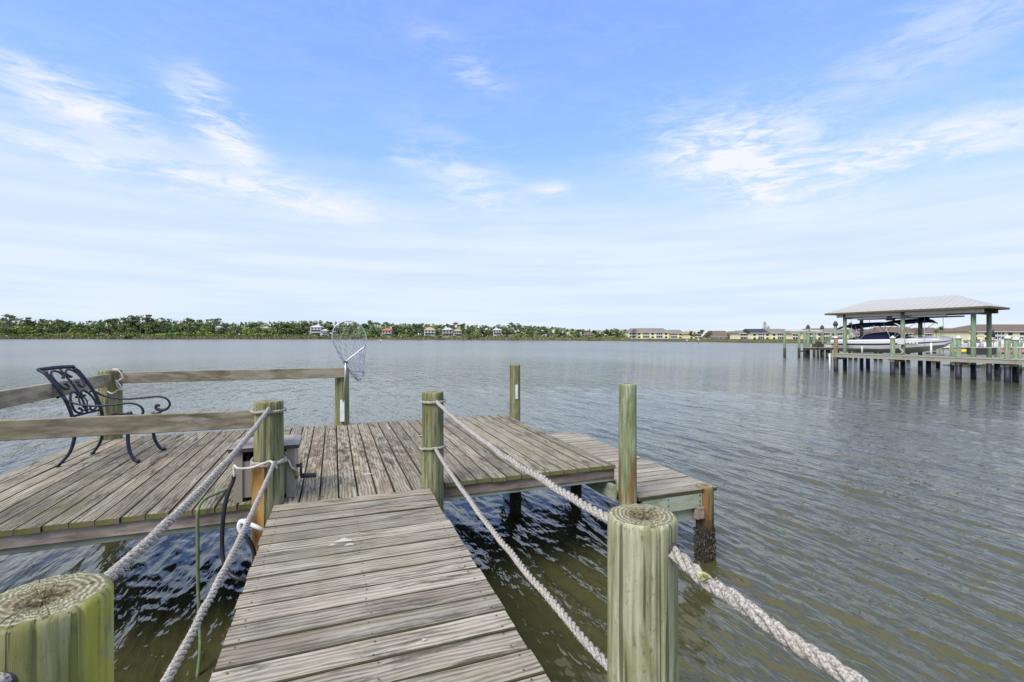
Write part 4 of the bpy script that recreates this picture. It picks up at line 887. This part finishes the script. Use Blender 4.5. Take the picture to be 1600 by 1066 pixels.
for j in range(K):
    for i in range(nH):
        i2 = (i + 1) % nH
        if (i + j) % 2 == 0: a_, c_ = grid[j][i], grid[j + 1][i2]
        else: a_, c_ = grid[j][i2], grid[j + 1][i]
        b.tube([a_, c_], .0021, 3, cap=False)
        if (i + j) % 2 == 0: a_, c_ = grid[j][i], grid[j + 1][(i - 1) % nH]
        else: a_, c_ = grid[j][i2], grid[j + 1][i2]
        b.tube([a_, c_], .0017, 3, cap=False)
for i in range(nH): b.tube([grid[K][i], grid[K][(i + 7) % nH]], .0021, 3, cap=False)
b.build('net_bag', M['netcord'], net)
hl = MB(); c = onv(535, 642, 7.115); hl.box((0, 0, 0), (.060, .030, .30)); hl.box((0, -.018, -.0), (.045, .008, .29)); tag(hl.build('net_holder', M['pvc'], None, c), 'white plastic sleeve on the rear post holding the net handle', 'holder')

# ------------------------------------------------------------------ boathouse and its dock at the right
M['bhwood'] = simple('boathouse_deck_wood', (.34, .33, .27), .85, .2, var=.2, scale=2.5, dirt=(.20, .20, .13))
M['roofmetal'] = simple('ribbed_metal_roof', (.40, .405, .39), .42, .4, .0, var=.06, scale=.7)
M['soffit'] = simple('brown_soffit', (.13, .10, .075), .8, .2, var=.2, scale=2)
M['navy'] = simple('navy_canvas', (.012, .018, .05), .8, .2, var=.3, scale=4)
M['gel'] = simple('white_gelcoat', (.85, .85, .85), .2, .5, var=.03, scale=1)
M['gelnavy'] = simple('navy_gelcoat', (.02, .028, .07), .2, .5, var=.1, scale=1)
M['bottompaint'] = simple('grey_bottom_paint', (.60, .58, .53), .6, .3, var=.12, scale=1.5)
bh = thing('boathouse', 'open timber boathouse with pale metal hip roof over the lifted boat', 'boathouse', (0, 0, 0))
rn = [Vector((32.3, 23.9, 3.93)), Vector((32.3, 14.95, 3.93)), Vector((35.5, 15.5, 3.93)), Vector((36.3, 24.3, 3.93))]; rd = [Vector((34.1, 22.05, 4.78)), Vector((34.0, 17.15, 4.72))]
b = MB(); b.add([tuple(p) for p in rn + rd], [(0, 1, 5, 4), (1, 2, 5), (2, 3, 4, 5), (3, 0, 4)]); b.build('roof', M['roofmetal'], bh)
b = MB(); b.add([tuple(p - Vector((0, 0, .05))) for p in rn], [(3, 2, 1, 0)]); b.build('soffit', M['soffit'], bh)
b = MB()
for i in range(4): b.beam(rn[i] - Vector((0, 0, .05)), rn[(i + 1) % 4] - Vector((0, 0, .05)), .05, .11)
b.build('fascia', M['soffit'], bh)
for k in range(27):    # standing ribs of the near slope
    t_ = (k + .5) / 27; e_ = rn[0].lerp(rn[1], t_)
    a0 = (rn[0].y - rd[0].y) / (rn[0].y - rn[1].y); a1 = (rn[0].y - rd[1].y) / (rn[0].y - rn[1].y)
    f = 1.0 if a0 <= t_ <= a1 else (t_ / a0 if t_ < a0 else (1 - t_) / (1 - a1)); top_ = Vector((e_.x + (rd[0].x - e_.x) * f, e_.y, e_.z + (4.75 - e_.z) * f))
    b = MB(); b.beam(e_ + Vector((0, 0, .012)), top_ + Vector((0, 0, .012)), .02, .018); b.build('roof_rib', M['roofmetal'], bh)
def bhpost(u, v, zt, r, m_, parent, sleeve=1.0, capm=None, kind='post'):
    b = MB(); b.tube([(u, v, -.6), (u, v, zt)], r, 14); p = b.build(kind, m_, parent)
    b = MB(); b.tube([(u, v, -.6), (u, v, sleeve)], r + .014, 14); b.build('pile_wrap', M['blacksleeve'], p)
    if capm: b = MB(); b.lathe([(r + .03, zt - .02), (r + .03, zt + .03), (.01, zt + .16)], (u, v, 0), 14); b.build('post_cap', capm, p)
for (u, v) in ((32.82, 22.86), (32.80, 19.28), (32.91, 15.86), (35.9, 23.8), (34.98, 19.56), (35.1, 16.2)): bhpost(u, v, 3.86, .112, M['postfar'], bh, .78)
for a, c_ in (((32.82, 23.4, 3.72), (32.86, 15.4, 3.72)), ((35.9, 24.0, 3.72), (35.05, 15.8, 3.72)), ((32.8, 19.28, 3.66), (35, 19.56, 3.66)), ((32.82, 22.86, 3.66), (35.9, 23.8, 3.66)), ((32.9, 15.86, 3.66), (35.1, 16.2, 3.66))):
    b = MB(); b.beam(a, c_, .12, .2); b.build('roof_beam', M['white'] if a[0] < 33 and a[1] > 23 else M['soffit'], bh)
b = MB(); b.beam((33.1, 23.0, 3.55), (33.1, 17.2, 3.55), .08, .10); b.beam((34.9, 23.4, 3.52), (34.8, 17.2, 3.52), .08, .10); b.build('lift_beam', M['alu'], bh)
for (u, v) in ((34.6, 19.1), (33.2, 20.2)): b = MB(); b.tube([(u, v - .2, 3.45), (u, v + .25, 3.45)], .11, 12); b.box((u, v, 3.57), (.3, .3, .12)); b.build('lift_motor', M['charcoal'], bh)
for v in (22.6, 18.3):
    b = MB(); b.beam((33.1, v, 1.22), (35.0, v, 1.22), .10, .12); b.build('lift_cradle', M['alu'], bh)
    for u in (33.12, 34.9): b = MB(); b.tube([(u, v, 1.2), (u, v, 3.5)], .012, 6); b.build('lift_cable', M['alu'], bh)
for v in (21.9, 17.95): b = MB(); b.tube([(33.1, v, 1.15), (33.1, v, 1.95)], .055, 10); b.build('guide_post', M['pvc'], bh)

bd = thing('boat_dock', 'long timber dock on black-wrapped piles in front of the boathouse', 'dock', (0, 0, 0))
def deckrun(u0, u1, v0, v1, z, parent, rot=0):
    n_ = int((v0 - v1) / .30)
    me = MB().box((0, 0, 0), (u1 - u0, .285, .05)).mesh('plank', M['bhwood'])
    for i in range(n_): link('plank', me, parent, ((u0 + u1) / 2, v0 - (i + .5) * .30, z - .025))
    for u in (u0 + .05, u1 - .05): b = MB(); b.beam((u, v0, z - .15), (u, v1, z - .15), .06, .19); b.build('deck_beam', M['bhwood'], parent)
deckrun(31.5, 33.0, 23.1, 8.0, 1.19, bd)
for u, v, u2 in ((31.63, 22.64, 0), (31.66, 19.16, 0), (31.75, 15.95, 0), (31.75, 13.93, 0), (31.75, 11.2, 0), (31.75, 8.6, 0)):
    bhpost(u - .0, v, 2.22, .122, M['postamber'] if v > 22 else M['postfar'], bd, .86 if v > 22 else .80, M['white'] if v > 10 else None, 'pile')
    b = MB(); b.beam((u - .1, v + .17, .86), (u + 1.35, v + .22, .86), .10, .18); b.build('pile_cap_beam', M['bhwood'], bd)
for u, v in ((33.06, 14.19), (33.06, 11.4)): bhpost(u, v, 2.15, .122, M['postfar'], bd, .80, M['white'], 'pile')
b = MB(); b.tube([(31.42, 22.9, -.3), (31.40, 22.9, 1.15)], .05, 8); b.build('white_pipe', M['pvc'], bd)
for a_, c_ in (((31.66, 15.95), (31.7, 13.93)), ((31.7, 13.93), (31.7, 8.6)), ((33.0, 14.19), (33.0, 11.4))):
    b = MB(); b.tube(sag((a_[0], a_[1], 1.78), (c_[0], c_[1], 1.78), .05, 10), .022, 6); b.build('guard_rope', M['cord'], bd)
b = MB()
pb = (32.72, 19.25)
b.box((pb[0] - .12, pb[1], 2.02), (.14, .34, .36)); b.build('electric_box', M['white'], bd)
b = MB(); b.tube(crom([(32.62, 19.25, 1.85), (32.55, 19.3, 1.6), (32.6, 19.15, 1.4), (32.62, 19.3, 1.24)], 6), .03, 7); b.build('power_cable', M['cord'], bd)
cat2 = thing('catwalk', 'narrow far catwalk behind the lifted boat on black-wrapped piles', 'catwalk', (0, 0, 0))
deckrun(35.2, 36.2, 24.0, 15.6, 1.12, cat2)
for u, v in ((36.35, 23.64), (35.6, 19.45), (35.9, 16.2)): bhpost(u, v, 1.3, .12, M['postfar'], cat2, .80, None, 'pile')

# boat ------------------------------------------------------------------
bt = thing('motorboat', 'white and navy bowrider motorboat on the lift under the boathouse', 'boat', (34.05, 24.0, 1.22), R(-90))   # local x = from stern to bow
Lb = 6.6; ns = 22; secs = []
for i in range(ns):
    t_ = i / (ns - 1); x = t_ * Lb; w_ = 1.12 * (1 - max(0, (t_ - .45) / .55) ** 2.3) * (.93 + .07 * min(1, t_ * 5)); w_ = max(w_, .03)
    keel = .02 + .62 * max(0, (t_ - .55) / .45) ** 2.2; chine = .30 + .38 * max(0, (t_ - .4) / .6) ** 1.8; gun = .80 + .14 * t_ ** 1.5
    if t_ == 1: keel = chine = .80
    secs.append([(x, 0, keel), (x, w_ * .80, chine), (x, w_ * .93, chine + (gun - chine) * .42), (x, w_ * .96, chine + (gun - chine) * .64), (x, w_, gun), (x, w_ * .93, gun + .06), (x, w_ * .6, gun + .10), (x, 0, gun + .12)])
V = []; F = []; mi = []; nn = 8
full = lambda s_: s_ + [(a_, -b_, c_) for a_, b_, c_ in reversed(s_[1:-1])]
for s_ in secs: V += full(s_)
m_ = len(full(secs[0])); band = [3, 0, 1, 0, 0, 0, 0]
for i in range(ns - 1):
    for k in range(m_):
        k2 = (k + 1) % m_; F.append((i * m_ + k, (i + 1) * m_ + k, (i + 1) * m_ + k2, i * m_ + k2)); kk = k if k < 7 else (m_ - 1 - k); mi.append({0: 2, 1: 0, 2: 1, 3: 0}.get(kk, 0))
F.append(tuple(range(m_))); mi.append(0)
b = MB(); b.add(V, F, mi, False); b.build('hull', [M['gel'], M['gelnavy'], M['bottompaint']], bt)
# cockpit cover (navy) draped over windscreen
def drape(xs, half, zt, name, m_, zb):
    V = []; F = []; n_ = 9
    for x, w_, z in zip(xs, half, zt):
        for j in range(n_): a_ = j / (n_ - 1) * 2 - 1; V.append((x, a_ * w_, zb(x) + (z - zb(x)) * (1 - abs(a_) ** 3.0)))
    for i in range(len(xs) - 1):
        for j in range(n_ - 1): F.append((i * n_ + j, (i + 1) * n_ + j, (i + 1) * n_ + j + 1, i * n_ + j + 1))
    b = MB(); b.add(V, F, 0, True); return b.build(name, m_, bt)
drape([.5, 1.0, 1.7, 2.3, 2.9, 3.4, 3.8, 4.3, 4.8], [.9, .98, 1.0, 1.0, 1.0, .98, .95, .85, .7], [.92, 1.0, 1.20, 1.34, 1.40, 1.38, 1.28, 1.10, .97], 'cockpit_cover', M['navy'], lambda x: .84)
drape([4.6, 5.0, 5.5, 6.0], [.75, .65, .45, .2], [1.02, 1.06, 1.08, 1.02], 'bow_cushion', M['gel'], lambda x: .9)
for nm, xs, zs, hw in (('canopy', (.35, .9, 1.6, 2.4, 3.0, 3.2), (1.70, 1.84, 1.92, 1.94, 1.93, 1.86), .92), ('canopy', (3.3, 3.6, 4.2, 4.9, 5.3, 5.4), (1.96, 2.03, 2.08, 2.10, 2.07, 1.98), .90)):
    V = []; n_ = 7
    for layer in (0, .09):
        for x, z in zip(xs, zs):
            for j in range(n_): a_ = j / (n_ - 1) * 2 - 1; V.append((x, a_ * hw, z + .12 - .12 * a_ * a_ - layer * (1 if abs(a_) < .99 else .9) - (.05 if abs(a_) > .99 else 0)))
    F = []; o_ = len(xs) * n_
    for i in range(len(xs) - 1):
        for j in range(n_ - 1): q_ = (i * n_ + j, (i + 1) * n_ + j, (i + 1) * n_ + j + 1, i * n_ + j + 1); F += [q_, tuple(o_ + k for k in reversed(q_))]
        for j in (0, n_ - 1): F.append((i * n_ + j, (i + 1) * n_ + j, o_ + (i + 1) * n_ + j, o_ + i * n_ + j))
    for i in (0, len(xs) - 1):
        for j in range(n_ - 1): F.append((i * n_ + j, i * n_ + j + 1, o_ + i * n_ + j + 1, o_ + i * n_ + j))
    b = MB(); b.add(V, F, 0, True); cn = b.build(nm, M['navy'], bt)
b = MB()
for s_ in (-1, 1):
    for a_, c_ in (((1.9, .86), (.6, 1.82)), ((1.9, .86), (1.6, 1.9)), ((1.9, .86), (2.9, 1.9)), ((1.75, 1.2), (.5, 1.55)), ((3.9, .9), (3.4, 1.98)), ((3.9, .9), (4.6, 2.08)), ((3.9, .9), (5.3, 2.0)), ((2.4, 1.36), (1.95, 1.9)), ((.5, .9), (.4, 1.35))): b.tube([(a_[0], s_ * .98, a_[1]), (c_[0], s_ * .90, c_[1])], .017, 6)
    b.tube(crom([(4.3, s_ * .9, .98), (4.8, s_ * .78, 1.1), (5.6, s_ * .5, 1.14), (6.4, s_ * .1, 1.1)], 5), .013, 6)
b.build('canopy_frame', M['alu'], bt)
b = MB(); b.box((-.28, 0, .72), (.42, .42, .52)); b.box((-.26, 0, .25), (.18, .14, .55)); b.box((-.30, 0, -.02), (.34, .05, .2)); b.build('outboard_engine', M['charcoal'], bt)
b = MB(); b.box((-.25, 0, .42), (.5, 1.7, .06)); b.build('swim_platform', M['gel'], bt)
V = MB()
for k, w_ in enumerate((.13, .08, .12, .12, .10)): V.box((4.55 + k * .17, -.905 + k * .025, .70), (w_, .02, .07), R(7))
V.build('registration_mark', M['gel'], bt)

# clutter behind the boathouse ---------------------------------------------
def kayak(px, py, z, L, m_, label, yaw=0):
    p = at(px, py, z); t = thing('kayak', label, 'kayak', p, yaw); b = MB(); n_ = 15; V = []; F = []
    for i in range(n_):
        s_ = i / (n_ - 1); x = (s_ - .5) * L; w_ = .36 * math.sin(math.pi * min(.98, max(.02, s_))) ** .7; lift = .16 * abs(2 * s_ - 1) ** 3
        for a_ in np.linspace(0, 6.283, 9)[:-1]: V.append((x, w_ * math.cos(a_), .2 + lift + .19 * math.sin(a_) * (w_ / .36) ** .4))
    for i in range(n_ - 1):
        for k in range(8): F.append((i * 8 + k, (i + 1) * 8 + k, (i + 1) * 8 + (k + 1) % 8, i * 8 + (k + 1) % 8))
    F += [tuple(range(8)), tuple(range((n_ - 1) * 8 + 7, (n_ - 1) * 8 - 1, -1))]; b.add(V, F, 0, True); b.build('kayak_hull', m_, t)
    b = MB(); b.tube([(.55 * math.cos(a_), .2 * math.sin(a_), .405) for a_ in np.linspace(0, 6.283, 20)], .03, 6); b.build('cockpit_rim', M['charcoal'], t)
M['yellowp'] = simple('yellow_plastic', (.75, .55, .02), .4, .4, var=.05); M['pinkp'] = simple('red_pink_plastic', (.62, .12, .14), .4, .4, var=.1); M['bluep'] = simple('pale_blue_plastic', (.35, .50, .58), .5, .4, var=.1)
dk2 = thing('marina_dock', 'low floating dock with boats and kayaks behind the boathouse', 'dock', (0, 0, 0))
deckrun(40.5, 42.2, 24.5, 9.0, .95, dk2)
for i in range(9): b = MB(); b.tube([(40.5 + (i % 2) * 1.7, 24.2 - i * 1.75, -.5), (40.5 + (i % 2) * 1.7, 24.2 - i * 1.75, 1.6 + .3 * (i % 3))], .12, 10); b.build('pile', M['postfar'], dk2)
kayak(1503, 553, .95, 1.5, M['yellowp'], 'yellow kayak lying on the dock right of the boat bow', R(-70))
kayak(1567, 554, .95, 4.2, M['pinkp'], 'long red and white kayak lying behind the right dock posts', R(-75))
def skiff(px, py, L, label, cover, yaw):
    p = at(px, py); t = thing('moored_boat', label, 'boat', (p.x, p.y, .1), yaw); b = MB(); V = []; F = []; n_ = 12
    for i in range(n_):
        s_ = i / (n_ - 1); x = (s_ - .5) * L; w_ = L * .17 * (1 - max(0, (s_ - .5) / .5) ** 2.2) + .02
        V += [(x, 0, -.2 + .5 * max(0, s_ - .6)), (x, w_ * .8, .1), (x, w_, .75 + .25 * s_), (x, 0, .85 + .25 * s_), (x, -w_, .75 + .25 * s_), (x, -w_ * .8, .1)]
    for i in range(n_ - 1):
        for k in range(6): F.append((i * 6 + k, (i + 1) * 6 + k, (i + 1) * 6 + (k + 1) % 6, i * 6 + (k + 1) % 6))
    F.append((0, 1, 2, 3, 4, 5)); b.add(V, F); b.build('hull', M['gel'], t)
    b = MB(); b.box((-.05 * L, 0, 1.25), (L * .22, L * .16, .75)); b.box((-.05 * L, 0, 2.25), (L * .3, L * .24, .08)); b.build('console', cover, t)
    b = MB(); [b.tube([(-.05 * L + sx_ * L * .13, sy * L * .1, 1.0), (-.05 * L + sx_ * L * .13, sy * L * .1, 2.25)], .03, 6) for sx_ in (-1, 1) for sy in (-1, 1)]; b.build('top_frame', M['alu'], t)
for a_ in [(1492, 545, 6.5, 'white moored boat showing past the lifted boat bow', M['white'], R(160)), (1528, 543, 7, 'grey-covered moored boat between the right roof posts', M['charcoal'], R(10)), (1563, 544, 6, 'white console boat moored behind the capped posts', M['white'], R(150)), (1592, 545, 6.5, 'moored boat at the right edge with pale blue console', M['bluep'], R(20)), (1335, 546, 6, 'small moored skiff seen under the boat stern', M['charcoal'], R(170))]: skiff(*a_)
# marina poles and rails, each a thing
lab = ['green marina pole left of the yellow kayak', 'green marina pole above the yellow kayak', 'thin green marina pole between the roof posts', 'green marina pole right of the second roof post', 'green marina pole behind the capped posts', 'rightmost green marina pole by the picture edge']
for (px, yt), l_ in zip(((1498, 534), (1514, 531), (1533, 533), (1562, 531), (1583, 532), (1596, 531)), lab):
    p = at(px, 549); d = FP * CH / (549 - HZ); h = CH - (yt - HZ) * d / FP; t = thing('marina_pole', l_, 'pole', p, 0, 'green poles in the marina')
    MB().tube([(0, 0, -.5), (0, 0, h)], .16, 10).build('pole_shaft', M['postfar'], t); MB().lathe([(.19, h), (.19, h + .05), (.01, h + .22)], (0, 0, 0), 12).build('pole_cap', M['white'], t)
fr = thing('dock_railing', 'white dock railing running behind the right-hand posts', 'railing', (0, 0, 0)); pa = at(1478, 546, .6); pb_ = at(1640, 551, .6)
for i in range(16): q_ = pa.lerp(pb_, i / 15); b = MB(); b.tube([q_, q_ + Vector((0, 0, 1.15))], .035, 6); b.build('baluster', M['white'], fr)
for z_ in (.55, 1.15): b = MB(); b.tube([pa + Vector((0, 0, z_)), pb_ + Vector((0, 0, z_))], .035, 6); b.build('handrail', M['white'], fr)
b = MB(); b.beam(pa - Vector((0, 0, .05)), pb_ - Vector((0, 0, .05)), 1.4, .12); b.build('deck', M['bhwood'], fr)
ub = thing('folded_umbrella', 'dark folded umbrella between the right roof post and capped posts', 'umbrella', at(1552, 549)); MB().lathe([(.03, 0), (.03, 1.9), (.25, 2.0), (.13, 2.9), (.02, 3.3)], (0, 0, .3), 10).build('canopy', M['charcoal'], ub)
db = thing('dock_box', 'dark storage box on the dock behind the right roof post', 'box', at(1537, 555, .95), R(-20)); MB().box((0, 0, .28), (1.9, .7, .5)).build('box_body', M['charcoal'], db); MB().box((0, 0, .56), (1.96, .76, .07)).build('lid', M['charcoal'], db)
# low rock strip
b = MB(); pA, pB = at(1472, 571), at(1640, 580)
M['rock'] = simple('weedy_rock', (.085, .085, .05), .95, .2, var=.5, scale=3, dirt=(.05, .05, .03))
V = []; F = []
for i in range(60):
    c = pA.lerp(pB, i / 59); g_ = .2 + .8 * min(1, i / 18)
    for j, (e, z) in enumerate(((-.9, -.2), (-.45, .14), (0, .24), (.5, .16), (1.0, -.2))): V.append((c.x + e * g_ * .8 + random.uniform(-.1, .1), c.y + e * g_ * .4, z * g_ + random.uniform(-.06, .06)))
for i in range(59):
    for j in range(4): F.append((i * 5 + j, (i + 1) * 5 + j, (i + 1) * 5 + j + 1, i * 5 + j + 1))
b.add(V, F, 0, False); o = b.build('rock_bar', M['rock']); tag(o, 'low dark weedy rock bar in the water right of the boathouse', 'rock bar')
# piles of the inner boat slip seen under the boathouse
for (px, py), l_ in zip(((1328, 561), (1337, 561), (1368, 562), (1376, 562), (1419, 564), (1459, 566), (1466, 566)), ('dark pile far behind the boathouse left corner', 'second dark pile behind the boathouse left corner', 'left of a pile pair behind the boat middle', 'right of a pile pair behind the boat middle', 'single dark pile behind the boathouse middle', 'left of a pile pair below the boat bow', 'right of a pile pair below the boat bow')):
    p = at(px, py); b = MB(); b.tube([(0, 0, -.5), (0, 0, 1.15)], .16, 10); tag(b.build('slip_pile', M['under'], None, p), l_, 'pile', 'dark piles behind the boathouse')
sl = thing('slip_dock', 'narrow dock deck carried behind the boathouse on dark piles', 'dock'); b = MB(); b.beam(at(1320, 561) + Vector((0, .4, 1.2)), at(1480, 566.5) + Vector((0, .4, 1.2)), 1.4, .14); b.build('deck', M['bhwood'], sl); b = MB(); b.beam(at(1320, 561) + Vector((-.5, 0, 1.05)), at(1480, 566.5) + Vector((-.5, 0, 1.05)), .1, .2); b.build('deck_beam', M['bhwood'], sl)

# old dock at mid right with bare poles --------------------------------------
od = thing('old_dock', 'small weathered dock among bare poles left of the boathouse', 'dock', (0, 0, 0))
za = CH - (543 - HZ) * 53 / FP
p0 = atd(1248, HZ, 53.5); p1 = atd(1312, HZ, 52.5)
for i in range(14):
    a_ = Vector((p0.x, p0.y, za)).lerp(Vector((p1.x, p1.y, za)), (i + .03) / 14); c_ = Vector((p0.x, p0.y, za)).lerp(Vector((p1.x, p1.y, za)), (i + .95) / 14); b = MB(); b.beam(a_, c_, 1.5, .06); b.build('plank', M['bhwood'], od)
b = MB(); b.beam((p0.x - .2, p0.y - .7, za - .15), (p1.x - .2, p1.y - .7, za - .15), .08, .22); b.build('deck_beam', M['under'], od)
b = MB(); q0 = atd(1248, 549, 53); q1 = atd(1258, 549, 53); b.beam(q0, q1, .1, .14); b.build('cross_brace', M['under'], od)
for px in (1278, 1286, 1292): b = MB(); q_ = atd(px, 558, 52.5); b.tube([(q_.x, q_.y, -.5), (q_.x, q_.y, za)], .13, 8); b.build('pile', M['under'], od)
b = MB(); q_ = atd(1278, 541, 52.8); b.box(tuple(q_), (.9, .7, .5)); b.box((q_.x + .1, q_.y, q_.z + .35), (.4, .5, .25)); tag(b.build('equipment_pile', M['under']), 'dark heap of gear lying on the old dock', 'gear')
poles = [(1226, 558, 518, 0, 'lone slim pole left of the old dock'), (1248.5, 557.5, 517, 0, 'outer left pole of the old dock'), (1257, 557.5, 518, 0, 'second pole of the old dock'), (1262.5, 558.8, 513.5, 1, 'dark-topped pole at the old dock with white cap'), (1272, 557.5, 518, 0, 'slim middle pole of the old dock'),
         (1284.5, 558.8, 514, 1, 'thick dark-topped pole near the gear heap'), (1294, 559, 533, 0, 'short stub pole of the old dock'), (1298, 557.5, 519, 0, 'slim pole left of the boathouse end pile'), (1305.5, 566, 509, 2, 'tall bare green pole behind the boathouse end pile'), (1329, 560, 510, 2, 'green pole rising behind the boat stern')]
for px, py, yt, k_, l_ in poles:
    p = at(px, py); d = FP * CH / (py - HZ); h = CH - (yt - HZ) * d / FP; t = thing('bare_pole', l_, 'pole', p, 0, 'bare poles round the old dock')
    MB().tube([(0, 0, -.6), (0, 0, h)], .13 if k_ != 1 else .17, 10).build('pole_shaft', M['postfar'], t)
    MB().tube([(0, 0, -.6), (0, 0, 1.0)], .15 if k_ != 1 else .19, 10).build('pile_wrap', M['under'], t)
    if k_: MB().lathe([(.19, h), (.21, h + .12), (.15, h + .3), (.05, h + .42)], (0, 0, 0), 10).build('pole_top', M['charcoal'], t)
for a_, c_, l_ in (((1226, 517), (1262, 517.5), 'pale overhead line from the lone pole to the dark-topped pole'), ((1262, 517), (1285, 518), 'pale overhead line between the two dark-topped poles')):
    b = MB(); b.tube([atd(a_[0], a_[1], 54), atd(c_[0], c_[1], 53)], .07, 6); tag(b.build('cross_bar', M['white']), l_, 'cross bar')
